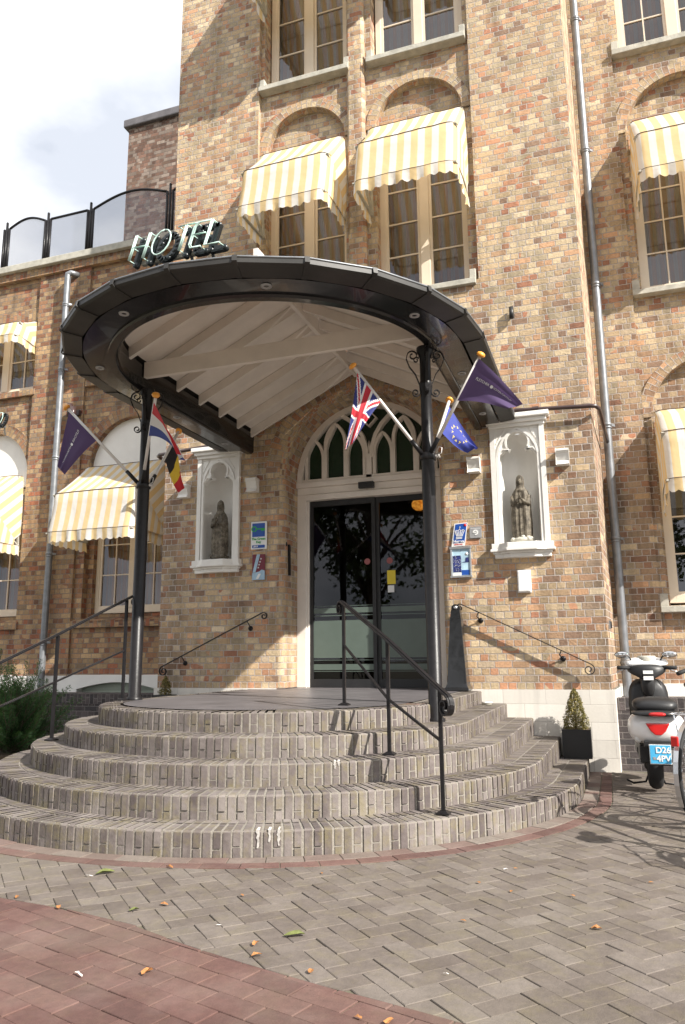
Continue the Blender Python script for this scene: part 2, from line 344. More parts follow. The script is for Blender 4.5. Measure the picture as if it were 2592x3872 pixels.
    def plate(s,outer,holes,y,flip=False):   # polygon in XZ at depth y, facing -Y
        loops=[[Vector((a,b,0)) for a,b in outer]]+[[Vector((a,b,0)) for a,b in h] for h in holes]
        flat=[p for l in loops for p in l]
        for t in tessellate_polygon(loops):
            q=[flat[i] for i in t]
            ar=(q[1].x-q[0].x)*(q[2].y-q[0].y)-(q[1].y-q[0].y)*(q[2].x-q[0].x)
            if (ar<0)!=flip: q=q[::-1]
            s.face([(p.x,y,p.y) for p in q])
    def reveal(s,loop,y0,y1,closed=True,inner=True):
        n=len(loop); d=0
        for i in range(n if closed else n-1):
            a=loop[i]; b=loop[(i+1)%n]; l=math.hypot(b[0]-a[0],b[1]-a[1])
            vert=abs(b[0]-a[0])<1e-6
            q=[(a[0],y0,a[1]),(b[0],y0,b[1]),(b[0],y1,b[1]),(a[0],y1,a[1])]
            uv=[(y0,a[1]),(y0,b[1]),(y1,b[1]),(y1,a[1])] if vert else [(y0,d),(y0,d+l),(y1,d+l),(y1,d)]
            s.face(q,uv); d+=l
    def ext(s,poly,y0,y1):  # closed prism from XZ polygon
        s.plate(poly,[],y0); s.plate(poly,[],y1,True); s.reveal(poly,y0,y1)
    def build(s,name,mats,parent=None,bevel=0):
        me=bpy.data.meshes.new(name)
        vm={}; vs=[]; fs=[]
        for f in s.f:
            o=[]
            for i in f:
                k=(round(s.v[i][0],5),round(s.v[i][1],5),round(s.v[i][2],5))
                if k not in vm: vm[k]=len(vs); vs.append(k)
                o.append(vm[k])
            fs.append(o)
        keep=[i for i,f in enumerate(fs) if len(set(f))==len(f)]
        me.from_pydata(vs,[],[fs[i] for i in keep])
        if not isinstance(mats,(list,tuple)): mats=[mats]
        for m_ in mats: me.materials.append(M[m_])
        me.uv_layers.new(name='UVMap'); me.attributes.new('rnd','FLOAT','FACE')
        hascol=any(c is not None for c in s.col)
        if hascol: me.color_attributes.new('Col','FLOAT_COLOR','CORNER'); ca=me.color_attributes['Col']
        uvl=me.uv_layers['UVMap']; rn=me.attributes['rnd']
        for p,i in zip(me.polygons,keep):
            p.use_smooth=s.sm[i]; p.material_index=s.mi[i]; rn.data[p.index].value=s.rn[i]
            uv=s.uv[i]; n=p.normal
            for j,li in enumerate(p.loop_indices):
                if uv: uvl.data[li].uv=uv[j]
                else:
                    co=me.vertices[me.loops[li].vertex_index].co
                    if abs(n.z)>.8: uvl.data[li].uv=(co.x,co.y)
                    elif abs(n.y)>=abs(n.x): uvl.data[li].uv=(co.x,co.z)
                    else: uvl.data[li].uv=(co.y,co.z)
                if hascol and s.col[i] is not None: ca.data[li].color=(*s.col[i][j],1)
        me.validate(); me.update()
        o=bpy.data.objects.new(name,me); C.objects.link(o)
        if bevel:
            b=o.modifiers.new('b','BEVEL'); b.width=bevel; b.segments=2; b.limit_method='ANGLE'
        if parent: o.parent=parent
        return o
def tag(o,label,cat,group=None):
    o['label']=label; o['category']=cat
    if group: o['group']=group
    return o
def thing(name,label,cat,group=None,loc=(0,0,0)):
    # parts are modelled in world coordinates; the Empty sits at the origin of the group's frame
    o=bpy.data.objects.new(name,None); C.objects.link(o); o.empty_display_size=.1; return tag(o,label,cat,group)
def base(o,loc):      # move the Empty to the thing's base, leaving its parts where they stand
    v=Vector(loc); o.location=v
    for ch in o.children:
        if ch.type=='EMPTY': ch.location-=v
        else: ch.matrix_parent_inverse=Matrix.Translation(-v)
def struct(o): o['kind']='structure'; return o
def copytree(src,parent=None,off=(0,0,0)):
    c=src.copy(); C.objects.link(c)
    if parent: c.parent=parent; c.matrix_parent_inverse=src.matrix_parent_inverse.copy()
    else: c.location=Vector(src.location)+Vector(off)
    for ch in list(src.children): copytree(ch,c)
    return c
def arcpts(cx,cz,r,a0,a1,n): return [(cx+r*math.cos(a0+(a1-a0)*i/n),cz+r*math.sin(a0+(a1-a0)*i/n)) for i in range(n+1)]
def rect(x0,x1,z0,z1): return [(x0,z0),(x1,z0),(x1,z1),(x0,z1)]
def archloop(cx,hw,z0,zs,r=None,n=20):   # up-right: bottom-left -> ... counterclockwise
    r=r or hw
    return [(cx-hw,z0),(cx+hw,z0)]+arcpts(cx,zs,r,0,PI,n)
def ringplate(mb,cx,cz,r0_,r1_,a0,a1,y,n=24,edge=.02,uo=0):
    for i in range(n):
        a=a0+(a1-a0)*i/n; b=a0+(a1-a0)*(i+1)/n; rm=(r0_+r1_)/2
        P=lambda r,t,yy=y:(cx+r*math.cos(t),yy,cz+r*math.sin(t))
        mb.face([P(r0_,b),P(r0_,a),P(r1_,a),P(r1_,b)][::-1],[(uo,b*rm),(uo,a*rm),(uo+r1_-r0_,a*rm),(uo+r1_-r0_,b*rm)][::-1])
        mb.face([P(r1_,a),P(r1_,b),P(r1_,b,y+edge),P(r1_,a,y+edge)],[(0,a*rm),(0,b*rm),(edge,b*rm),(edge,a*rm)])
        mb.face([P(r0_,b),P(r0_,a),P(r0_,a,y+edge),P(r0_,b,y+edge)],[(0,b*rm),(0,a*rm),(edge,a*rm),(edge,b*rm)])
TX0,TX1,CX=-5.376,0.0,-2.688
PZ=.672
# ================================================================ GROUND
def gz(x,y):   # gentle dip of the ground towards the building
    t=min(1,max(0,(y+3.0)/3.0)); return -.13*t*t*(3-2*t) if x>-3 else -.10*t
mb=MB()
xs=[-300,-60,-20,-12]+[-10+.5*i for i in range(29)]+[6,12,60,300]; ys=[-300,-60,-20,-12,-10]+[-9+.5*i for i in range(20)]+[1.3,30,300]
for i in range(len(xs)-1):
    for j in range(len(ys)-1):
        a,b,c_,d=xs[i],xs[i+1],ys[j],ys[j+1]
        mb.face([(a,c_,gz(a,c_)-.0045),(b,c_,gz(b,c_)-.0045),(b,d,gz(b,d)-.0045),(a,d,gz(a,d)-.0045)])
struct(mb.build('ground','sand'))
def clip(poly,n,d):   # keep points with n.p >= d
    out=[]
    for i in range(len(poly)):
        p,q=poly[i],poly[(i+1)%len(poly)]; a=p[0]*n[0]+p[1]*n[1]-d; b=q[0]*n[0]+q[1]*n[1]-d
        if a>=0: out.append(p)
        if (a>=0)!=(b>=0):
            t=a/(a-b); out.append((p[0]+(q[0]-p[0])*t,p[1]+(q[1]-p[1])*t))
    return out
def area(p): return abs(sum(p[i][0]*p[(i+1)%len(p)][1]-p[(i+1)%len(p)][0]*p[i][1] for i in range(len(p))))/2
def paver(mb,poly,h=0,inset=.0035,rn=None):
    if len(poly)<3 or area(poly)<.0012: return
    cx=sum(p[0] for p in poly)/len(poly); cy=sum(p[1] for p in poly)/len(poly)
    mb.rnd=R.random() if rn is None else rn
    tx,ty=R.uniform(-.007,.007),R.uniform(-.007,.007); hh=h+R.uniform(-.0015,.002)
    def sh(p,k):
        d=math.hypot(p[0]-cx,p[1]-cy); f=max(.2,(d-k)/d); return (cx+(p[0]-cx)*f,cy+(p[1]-cy)*f)
    def z(p,o): return gz(p[0],p[1])+hh+o+(p[0]-cx)*tx+(p[1]-cy)*ty
    gp=.0022; outer=[sh(p,gp) for p in poly]; inner=[sh(p,gp+inset) for p in poly]
    mb.face([(p[0],p[1],z(p,0)) for p in inner]); n=len(poly)
    for i in range(n):
        a,b=outer[i],outer[(i+1)%n]; c_,d=inner[(i+1)%n],inner[i]
        mb.face([(a[0],a[1],z(a,-.0022)),(b[0],b[1],z(b,-.0022)),(c_[0],c_[1],z(c_,0)),(d[0],d[1],z(d,0))])
        mb.face([(a[0],a[1],z(a,-.03)),(b[0],b[1],z(b,-.03)),(b[0],b[1],z(b,-.0022)),(a[0],a[1],z(a,-.0022))])
SCX,SCY=CX,-2.33
def rstep(k,th):   # radius of step k (1..5) by angle
    b=2.42-.265*(k-1); e=(0,0,.03,.07,.12,.14)[k]
    return b+e*max(0,-math.cos(th))**2
RL=[(-9,-5.45),(-3.4,-5.50),(-2.58,-5.535),(-2.24,-5.57),(-1.85,-5.65),(-1.51,-5.78),(-1.16,-5.885),(-.90,-5.955),(-.46,-6.06),(.4,-6.30),(6,-8.0)]
def redline(x):
    for (a,b),(c_,d) in zip(RL[:-1],RL[1:]):
        if a<=x<=c_: return b+(d-b)*(x-a)/(c_-a)
    return -5.5
# grey herringbone
mb=MB(); Lp,Wp=.178,.089; ang=math.radians(46)
ca,sa=math.cos(ang),math.sin(ang)
RB=2.42+.215
def region_grey(poly):
    cx=sum(p[0] for p in poly)/len(poly); cy=sum(p[1] for p in poly)/len(poly)
    yl=redline(cx); sl=(redline(cx+.05)-redline(cx-.05))/.1
    nn=Vector((-sl,1)).normalized(); poly=clip(poly,(nn.x,nn.y),nn.x*cx+nn.y*yl+0.0)
    if len(poly)<3: return None
    if cy<SCY:
        d=math.hypot(cx-SCX,cy-SCY)
        if d<RB+.25:
            n2=((cx-SCX)/d,(cy-SCY)/d); poly=clip(poly,n2,n2[0]*SCX+n2[1]*SCY+RB)
    else:
        if abs(cx-SCX)<RB+.25:
            s_=1 if cx>SCX else -1; poly=clip(poly,(s_,0),s_*SCX+RB)
    return poly if len(poly)>=3 else None
N=75
for i in range(-N,N):
    for j in range(-N,N):
        k=(i-j)%4; base_=None
        # herringbone: horizontal brick at cells (i,j),(i+1,j) when (i-j)%4==0; vertical at (i,j),(i,j+1) when %4==2... 
        if k==0: r_=(i,j,i+2,j+1)
        elif k==3: r_=(i,j-0,i+1,j+2)
        else: continue
        pts=[(r_[0]*Wp,r_[1]*Wp),(r_[2]*Wp,r_[1]*Wp),(r_[2]*Wp,r_[3]*Wp),(r_[0]*Wp,r_[3]*Wp)]
        cu=(pts[0][0]+pts[2][0])/2; cv=(pts[0][1]+pts[2][1])/2
        X=CX+1.5+cu*ca-cv*sa; Y=-4+cu*sa+cv*ca
        if not(-6.2<X<3.4 and -8.6<Y<.12): continue
        if math.hypot(X-SCX,Y-SCY)<RB-.2 or (Y>SCY and abs(X-SCX)<RB-.2): continue
        if Y>.0 and X<.3: continue
        poly=[(CX+1.5+a*ca-b*sa,-4+a*sa+b*ca) for a,b in pts]
        q=region_grey(poly)
        if q: paver(mb,q)
struct(mb.build('pavement','paver_grey'))
# red running bond road surface
mb=MB(); ang=math.radians(-17); ca,sa=math.cos(ang),math.sin(ang)
for j in range(-40,60):
    for i in range(-40,40):
        u=i*.196+(j%2)*.098; v=j*.0965
        pts=[(u,v),(u+.196,v),(u+.196,v+.0965),(u,v+.0965)]
        poly=[(-1.5+a*ca-b*sa,-6+a*sa+b*ca) for a,b in pts]
        cx=sum(p[0] for p in poly)/4; cy=sum(p[1] for p in poly)/4
        if not(-4.6<cx<2.6 and -8.7<cy<-5.2): continue
        yl=redline(cx); sl=(redline(cx+.05)-redline(cx-.05))/.1; nn=Vector((sl,-1)).normalized()
        q=clip(poly,(nn.x,nn.y),nn.x*cx+nn.y*yl)
        if len(q)>=3: paver(mb,q)
struct(mb.build('road','paver_red'))
# border rings round the steps: mixed flat course, then red course on the right
mb=MB(); mbr=MB(); mbx0=MB()
def border(rA,rB,step,mbx,flt=None,y_end=-.05):
    n=int(PI*rA/step)
    for i in range(n):
        a=-PI+PI*i/n; b=-PI+PI*(i+1)/n
        q=[(SCX+r*math.cos(t),SCY+r*math.sin(t)) for r,t in ((rA,a),(rB,a),(rB,b),(rA,b))]
        m_=mbx(a) if callable(mbx) else mbx
        paver(m_,q)
    for s_ in (-1,1):
        y=SCY
        while y<y_end-.1:
            q=[(SCX+s_*rA,y),(SCX+s_*rB,y),(SCX+s_*rB,y+step),(SCX+s_*rA,y+step)]
            paver(mbx(0 if s_>0 else -PI) if callable(mbx) else mbx,q); y+=step
border(2.425,2.535,.19,mbx0); border(2.54,2.63,.19,lambda a:(mbr if a>-2.6 else mb))
struct(mb.build('path','paver_grey')); struct(mbr.build('path','paver_red')); struct(mbx0.build('path','paver_mix'))
# raised soil bed left of the steps
mb=MB(); mb.box(-11,-5.12,-1.7,.1,-.16,.02); struct(mb.build('soil_bed','soil'))
# ================================================================ STEPS
stp=thing('entrance_steps','five semicircular brown brick steps leading up to the hotel door','steps')
ZF=[0,.130,.262,.394,.526,.658]; ZWR=[-.13,.02,.205,.385,.528,.658]
def ztop(k,x,y):
    t=min(1,max(0,(y+2.9)/2.9)); t=t*t*(3-2*t)
    f=1 if x>CX else .3
    return ZF[k]+(ZWR[k]-ZF[k])*t*f
def steppath(k,off=0,n=120):
    pts=[]; r_=rstep(k,0)+off; rl=rstep(k,PI)+off
    nb=int(2.30/.053)
    for i in range(nb): pts.append((SCX+r_,-.02-(2.31)*i/nb,1,0))
    nb=int(PI*(r_)/.053)
    for i in range(nb+1):
        th=-PI*i/nb; rr=rstep(k,th)+off
        pts.append((SCX+rr*math.cos(th),SCY+rr*math.sin(th),math.cos(th),math.sin(th)))
    nb=int(2.30/.053)
    for i in range(1,nb+1): pts.append((SCX-rl,SCY+2.31*i/nb,-1,0))
    return pts
for k in range(1,6):
    P=steppath(k); mb=MB(); n=len(P)
    # mortar body: riser + tread
    mb.cur=0; bo=.0055
    for i in range(n-1):
        a,b=P[i],P[i+1]
        A=(a[0]-a[2]*bo,a[1]-a[3]*bo);B=(b[0]-b[2]*bo,b[1]-b[3]*bo)
        A2=(a[0]-a[2]*.5,a[1]-a[3]*.5) if k<5 else (SCX,min(a[1],0) if abs(a[3])<1e-6 else SCY)
        B2=(b[0]-b[2]*.5,b[1]-b[3]*.5) if k<5 else (SCX,min(b[1],0) if abs(b[3])<1e-6 else SCY)
        za,zb=ztop(k,*A)-.004,ztop(k,*B)-.004
        mb.face([(B[0],B[1],zb-.32),(A[0],A[1],za-.32),(A[0],A[1],za),(B[0],B[1],zb)])
        mb.face([(A2[0],A2[1],ztop(k,*A2)-.004),(B2[0],B2[1],ztop(k,*B2)-.004),(B[0],B[1],zb),(A[0],A[1],za)][::-1])
    # bricks on edge
    mb.cur=1; dep=.165
    for i in range(n-1):
        a,b=P[i],P[i+1]; g1,g2=.13,.87
        if i%2: g1,g2=.16,.85
        jt=R.uniform(-.03,.03); g1+=jt; g2+=jt
        def E(t,o): 
            x=a[0]+(b[0]-a[0])*t; y=a[1]+(b[1]-a[1])*t; nx=a[2]+(b[2]-a[2])*t; ny=a[3]+(b[3]-a[3])*t
            return (x+nx*o,y+ny*o)
        pr_=R.uniform(-.003,.004); mb.rnd=R.random(); dz=R.uniform(-.002,.002)
        p0,p1=E(g1,pr_),E(g2,pr_); q0,q1=E(g1,pr_-.012),E(g2,pr_-.012); s0,s1=E(g1,-dep),E(g2,-dep)
        zt0,zt1=ztop(k,*p0)+dz,ztop(k,*p1)+dz
        full=.14+.03
        def riser(zh,zl,rn):
            mb.rnd=rn
            mb.face([(p1[0],p1[1],zt1-zl),(p0[0],p0[1],zt0-zl),(p0[0],p0[1],zt0-zh),(p1[0],p1[1],zt1-zh)])
            m0,m1=E(g1,-.015),E(g2,-.015)
            mb.face([(p0[0],p0[1],zt0-zl),(m0[0],m0[1],zt0-zl),(m0[0],m0[1],zt0-zh),(p0[0],p0[1],zt0-zh)])
            mb.face([(m1[0],m1[1],zt1-zl),(p1[0],p1[1],zt1-zl),(p1[0],p1[1],zt1-zh),(m1[0],m1[1],zt1-zh)])
            mb.face([(p0[0],p0[1],zt0-zl),(p1[0],p1[1],zt1-zl),(m1[0],m1[1],zt1-zl),(m0[0],m0[1],zt0-zl)])
        rn=R.random()
        if i%2==0: riser(.010,full,rn)
        else:
            sp=.083+R.uniform(-.006,.006); riser(.010,sp,rn); riser(sp+.008,full,R.random())
        mb.rnd=rn
        mb.face([(p1[0],p1[1],zt1-.010),(p0[0],p0[1],zt0-.010),(q0[0],q0[1],zt0),(q1[0],q1[1],zt1)])
        mb.face([(q1[0],q1[1],zt1),(q0[0],q0[1],zt0),(s0[0],s0[1],ztop(k,*s0)+dz),(s1[0],s1[1],ztop(k,*s1)+dz)])
    if k<5:   # second radial course behind the nosing
        for i in range(n-1):
            a,b=P[i],P[i+1]; mb.rnd=R.random()
            q=[]
            for t,o in ((.1,-dep-.008),(.9,-dep-.008),(.9,-.33),(.1,-.33)):
                x=a[0]+(b[0]-a[0])*t+(a[2]+(b[2]-a[2])*t)*o; y=a[1]+(b[1]-a[1])*t+(a[3]+(b[3]-a[3])*t)*o
                q.append((x,y,ztop(k,x,y)+.001))
            mb.face(q[::-1])
    mb.build('step',['mortar_step','step_brick'],stp)
# white paint drips on the lowest riser are left as efflorescence; dark stone landing inside the top ring
mb=MB(); rr=.19
P=steppath(5)
pts=[(p[0]-p[2]*rr,min(-.0,p[1]-p[3]*rr)) for p in P]
top=[(x,y,ztop(5,x,y)+.0035) for x,y in pts]
cxm=(SCX,-1.2)
for i in range(len(top)-1): mb.face([top[i],(SCX,-1.2,ztop(5,SCX,-1.2)+.0035),top[i+1]])
mb.face([(SCX-1.43,-.02,.662),(SCX+1.17,-.02,.662),(SCX,-1.2,ztop(5,SCX,-1.2)+.0035)])
mb.box(CX-1.02,CX+1.02,-.03,.55,.60,.6635)
mb.build('landing_slab','dark_stone',stp)
mb=MB(); rg=random.Random(11)   # old white paint runs over the two lowest risers and the third
for k,xs_ in ((1,(-1.80,-1.745,-1.70)),(3,(-1.62,-1.60))):
    for x in xs_:
        r_=rstep(k,-1)+.0065; y=SCY-math.sqrt(r_*r_-(x-SCX)**2); zt=ztop(k,x,y)+.004; n=9; L_=rg.uniform(.06,.125) if k==1 else rg.uniform(.02,.05); w_=[rg.uniform(.006,.013)*(1-.5*i/n) for i in range(n+1)]; ww=[rg.uniform(-.003,.003) for _ in range(n+1)]
        for i in range(n):
            z0,z1=zt-L_*i/n,zt-L_*(i+1)/n; mb.face([(x-w_[i]+ww[i],y,z0),(x-w_[i+1]+ww[i+1],y,z1),(x+w_[i+1]+ww[i+1],y,z1),(x+w_[i]+ww[i],y,z0)][::1])
        mb.face([(x-w_[0],y,zt),(x+w_[0],y,zt),(x+w_[0]*.7-.02,y+.06,zt+.001),(x-w_[0]*.7-.02,y+.06,zt+.001)])
mb.build('paint_drips','old_paint',stp)
base(stp,(CX,-2.3,0))
# ================================================================ TOWER
tw=thing('hotel_building','tall central brick front of the hotel with arched doorway and two window bays','hotel front')
DR=.97; DS=3.26   # door arch radius and springing
mb=MB()
def doorpath(r,n=28): return [(CX+r,PZ)]+arcpts(CX,DS,r,0,PI,n)+[(CX-r,PZ)]
ro=DR+.07
notch=doorpath(ro)
outer=[(TX0,PZ)]+list(reversed(notch))+[(TX1,PZ),(TX1,12.6),(TX0,12.6)]
outer=[outer[0]]+[(CX-ro,PZ)]+list(reversed(notch))[1:-1]+[(CX+ro,PZ)]+outer[-3:]
NX=2.688-.8105   # niche offset from the centre
nich=[rect(CX+NX-.30,CX+NX+.30,2.2,3.60),rect(CX-NX-.30,CX-NX+.30,2.2,3.60)]
rec=rect(-4.09,-1.155,5.45,12.2)
mb.plate(outer,nich+[rec],0)
for i in range(4):   # rounded brick corner of the doorway, then the deep reveal
    t0,t1=i/4*PI/2,(i+1)/4*PI/2
    y0_,y1_=.07*(1-math.cos(t0)),.07*(1-math.cos(t1)); ra,rb=ro-.07*math.sin(t0),ro-.07*math.sin(t1)
    A=doorpath(ra);B=doorpath(rb); d=0
    for a,b,c_,e in zip(A[:-1],A[1:],B[1:],B[:-1]):
        l=math.hypot(b[0]-a[0],b[1]-a[1]); u_=.0275*i
        mb.smooth=True
        v0,v1=(a[1],b[1]) if abs(a[0]-b[0])<1e-6 else (d,d+l)
        mb.face([(a[0],y0_,a[1]),(b[0],y0_,b[1]),(c_[0],y1_,c_[1]),(e[0],y1_,e[1])],[(u_,v0),(u_,v1),(u_+.0275,v1),(u_+.0275,v0)]); d+=l
mb.smooth=False
A=doorpath(DR); d=0
for a,b in zip(A[:-1],A[1:]):
    l=math.hypot(b[0]-a[0],b[1]-a[1]); v0,v1=(a[1],b[1]) if abs(a[0]-b[0])<1e-6 else (d,d+l)
    mb.face([(a[0],.07,a[1]),(b[0],.07,b[1]),(b[0],.6,b[1]),(a[0],.6,a[1])],[(.11,v0),(.11,v1),(.64,v1),(.64,v0)]); d+=l
# side faces and back
mb.face([(TX1,0,PZ),(TX1+.085,1.1,PZ),(TX1+.085,1.1,12.6),(TX1,0,12.6)]); mb.face([(TX0,3,PZ-.6),(TX0,0,PZ-.6),(TX0,0,12.6),(TX0,3,12.6)])
mb.face([(TX0,0,12.6),(TX1,0,12.6),(TX1,3,12.6),(TX0,3,12.6)])
# recess walls
mb.reveal(rec,0,.075)
bays=[(-3.415,.60),(-1.845,.60)]
for cx,hw in bays: pass
h1=[archloop(cx,.575,5.48,7.86,.575) for cx,_ in bays]; h2=[rect(cx-.62,cx+.62,8.87,11.4) for cx,_ in bays]
mb.plate(rec,h1+h2,.075)
for h in h1: mb.reveal(h,.075,.17)
for h in h2: mb.reveal(h,.075,.30)
for (cx,hw),h in zip(bays,h1):
    wr=rect(cx-.59,cx+.59,5.481,7.62); mb.plate([(cx-.62,5.47),(cx+.62,5.47),(cx+.62,8.5),(cx-.62,8.5)],[wr],.17); mb.reveal(wr,.17,.32)
mb.build('wall','brick_tower',tw)
mb=MB()   # arch rings: door (three rings), tympana
ringplate(mb,CX,DS,ro,ro+.19,-.02,PI+.02,-.004,40,.02); mb.build('brick_arch','brick_tower',tw)
for cx,hw in bays: mb=MB(); ringplate(mb,cx,7.86,.575,.70,0,PI,.050,28,.03); mb.build('brick_arch','brick_tower',tw)
for cx,hw in bays:   # soldier course lintel
    y=.163; mb=MB()
    mb.face([(cx-.59,y,7.622),(cx+.59,y,7.622),(cx+.59,y,7.80),(cx-.59,y,7.80)],[(0,cx-.59),(0,cx+.59),(.178,cx+.59),(.178,cx-.59)]); mb.build('brick_lintel','brick_tower',tw)
mb=MB()   # pier between the bays, with chamfered edges
px0,px1=-2.79,-2.55
for (a,b,ua) in (((px0,.074),(px0,.02),0),((px0,.02),(px0+.03,-.012),.054),((px0+.03,-.012),(px1-.03,-.012),.1),((px1-.03,-.012),(px1,.02),.28),((px1,.02),(px1,.074),.33)):
    l=math.hypot(a[0]-b[0],a[1]-b[1])
    mb.face([(a[0],a[1],5.3),(b[0],b[1],5.3),(b[0],b[1],12.2),(a[0],a[1],12.2)],[(ua,5.3),(ua+l,5.3),(ua+l,12.2),(ua,12.2)])
mb.build('brick_pier','brick_tower',tw)
mb=MB(); mb.plate([(TX0-.03,-.4),(CX-1.045,-.4),(CX-1.045,PZ),(TX0-.03,PZ)],[],-.03); mb.face([(TX0-.03,2,-.4),(TX0-.03,-.03,-.4),(TX0-.03,-.03,PZ),(TX0-.03,2,PZ)]); mb.face([(TX0-.03,-.03,PZ),(CX-1.045,-.03,PZ),(CX-1.045,.05,PZ),(TX0-.03,.05,PZ)]); mb.build('plinth','plinth_blocks',tw)
mb=MB(); mb.plate([(CX+1.045,-.4),(TX1+.03,-.4),(TX1+.03,PZ),(CX+1.045,PZ)],[],-.03); mb.face([(TX1+.03,-.03,-.4),(TX1+.115,1.15,-.4),(TX1+.115,1.15,PZ),(TX1+.03,-.03,PZ)]); mb.face([(CX+1.045,-.03,PZ),(TX1+.03,-.03,PZ),(TX1+.03,.05,PZ),(CX+1.045,.05,PZ)]); mb.build('plinth','plinth_blocks',tw)
def sill(x0,x1,z0,z1,y0,y1,par,blocks=True,bz=.13,bw=.075,by=None):
    mb=MB(); mb.box(x0,x1,y0,y1,z0,z1)
    o=mb.build('sill','stone_sill',par,bevel=.006)
    if blocks:
        for xa in (x0,x1-bw):
            mb=MB(); mb.box(xa,xa+bw,y0+.035,y1-.002,z1,z1+bz); mb.build('sill_block','stone_sill',par,bevel=.006)
for cx,hw in bays:
    sill(cx-.66,cx+.66,5.385,5.455,-.055,.30,tw); sill(cx-.66,cx+.66,8.80,8.872,-.055,.30,tw)
def window(par,x0,x1,z0,z1,y,cols,rows,fr=.075,mull=.09,rowsz=None,curt=True,room=.7,frmat='cream_frame',skip_left=False):
    """casement pair: frame > bars, pane, curtain"""
    mb=MB(); yd=y+.06; xm=(x0+x1)/2
    mb.box(x0,x0+fr,y,yd,z0,z1); mb.box(x1-fr,x1,y,yd,z0,z1); mb.box(x0+fr,x1-fr,y,yd,z0,z0+fr*1.3); mb.box(x0+fr,x1-fr,y,yd,z1-fr,z1)
    mb.box(xm-mull/2,xm+mull/2,y-.012,yd,z0+fr*1.3,z1-fr)
    w_=mb.build('window',frmat,par,bevel=.004)
    a0,a1=z0+fr*1.3,z1-fr
    mb=MB(); sf=.035
    for s0,s1 in ((x0+fr,xm-mull/2),(xm+mull/2,x1-fr)):
        mb.box(s0,s0+sf,y+.012,y+.05,a0,a1); mb.box(s1-sf,s1,y+.012,y+.05,a0,a1); mb.box(s0+sf,s1-sf,y+.012,y+.05,a0,a0+sf); mb.box(s0+sf,s1-sf,y+.012,y+.05,a1-sf,a1)
        for c_ in range(1,cols):
            xx=s0+sf+(s1-s0-2*sf)*c_/cols; mb.box(xx-.009,xx+.009,y+.016,y+.046,a0+sf,a1-sf)
        hh=(a1-a0-2*sf)/rows
        for r_ in range(1,rows):
            zz=a0+sf+hh*r_; mb.box(s0+sf,s1-sf,y+.018,y+.044,zz-.009,zz+.009)
    mb.build('sash',frmat,w_)
    for s0,s1 in ((x0+fr,xm-mull/2),(xm+mull/2,x1-fr)):
        mb=MB(); mb.face([(s0,y+.034,a0),(s1,y+.034,a0),(s1,y+.034,a1),(s0,y+.034,a1)]); mb.build('pane','window_glass',w_)
    if curt:
        mb=MB(); n=60; yy=y+.16; mb.smooth=True
        X=[x0-.05+(x1-x0+.1)*i/n for i in range(n+1)]; f=lambda x:yy+.022*math.sin(x*70)+.012*math.sin(x*31)
        for a,b in zip(X[:-1],X[1:]): mb.face([(a,f(a),z0),(b,f(b),z0),(b,f(b),z1),(a,f(a),z1)],[(a*1.25,z0),(b*1.25,z0),(b*1.25,z1),(a*1.25,z1)])
        mb.build('curtain','curtain',w_)
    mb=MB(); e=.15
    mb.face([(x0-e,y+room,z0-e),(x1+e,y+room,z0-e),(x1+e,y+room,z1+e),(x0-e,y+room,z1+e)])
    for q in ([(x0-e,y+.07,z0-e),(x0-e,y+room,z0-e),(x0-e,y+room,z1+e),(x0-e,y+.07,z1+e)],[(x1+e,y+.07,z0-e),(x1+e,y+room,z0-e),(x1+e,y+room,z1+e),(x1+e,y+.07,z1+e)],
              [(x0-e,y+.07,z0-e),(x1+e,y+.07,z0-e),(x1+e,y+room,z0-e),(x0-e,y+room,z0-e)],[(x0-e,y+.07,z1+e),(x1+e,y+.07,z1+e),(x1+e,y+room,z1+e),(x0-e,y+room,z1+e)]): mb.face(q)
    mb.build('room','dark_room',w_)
    return w_
for cx,hw in bays:
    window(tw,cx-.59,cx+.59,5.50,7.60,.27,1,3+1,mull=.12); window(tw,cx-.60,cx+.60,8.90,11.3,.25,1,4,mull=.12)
# ---- door, transom, fanlight
dy=.47
for s_ in (-1,1):
    mb=MB(); x=CX+s_*DR; mb.box(min(x,x-s_*.125),max(x,x-s_*.125),dy-.06,dy+.05,PZ-.008,3.08)
    mb.box(min(x-s_*.125,x-s_*.15),max(x-s_*.125,x-s_*.15),dy-.03,dy+.05,PZ-.008,3.0)
    mb.build('door_frame','white_wood',tw,bevel=.006)
mb=MB(); mb.box(CX-DR,CX+DR,dy-.10,dy+.05,3.17,3.235); mb.box(CX-DR,CX+DR,dy-.055,dy+.05,3.081,3.17); mb.box(CX-DR+.126,CX+DR-.126,dy-.075,dy+.05,3.0,3.075)
mb.build('transom','white_wood',tw,bevel=.005)
mb=MB(); mb.box(-2.80,-2.60,dy-.17,dy-.102,3.085,3.165); mb.build('door_sensor','plastic_black',tw,bevel=.01)
dz0,dz1=PZ-.006,2.995; dxl,dxr=CX-DR+.152,CX+DR-.152
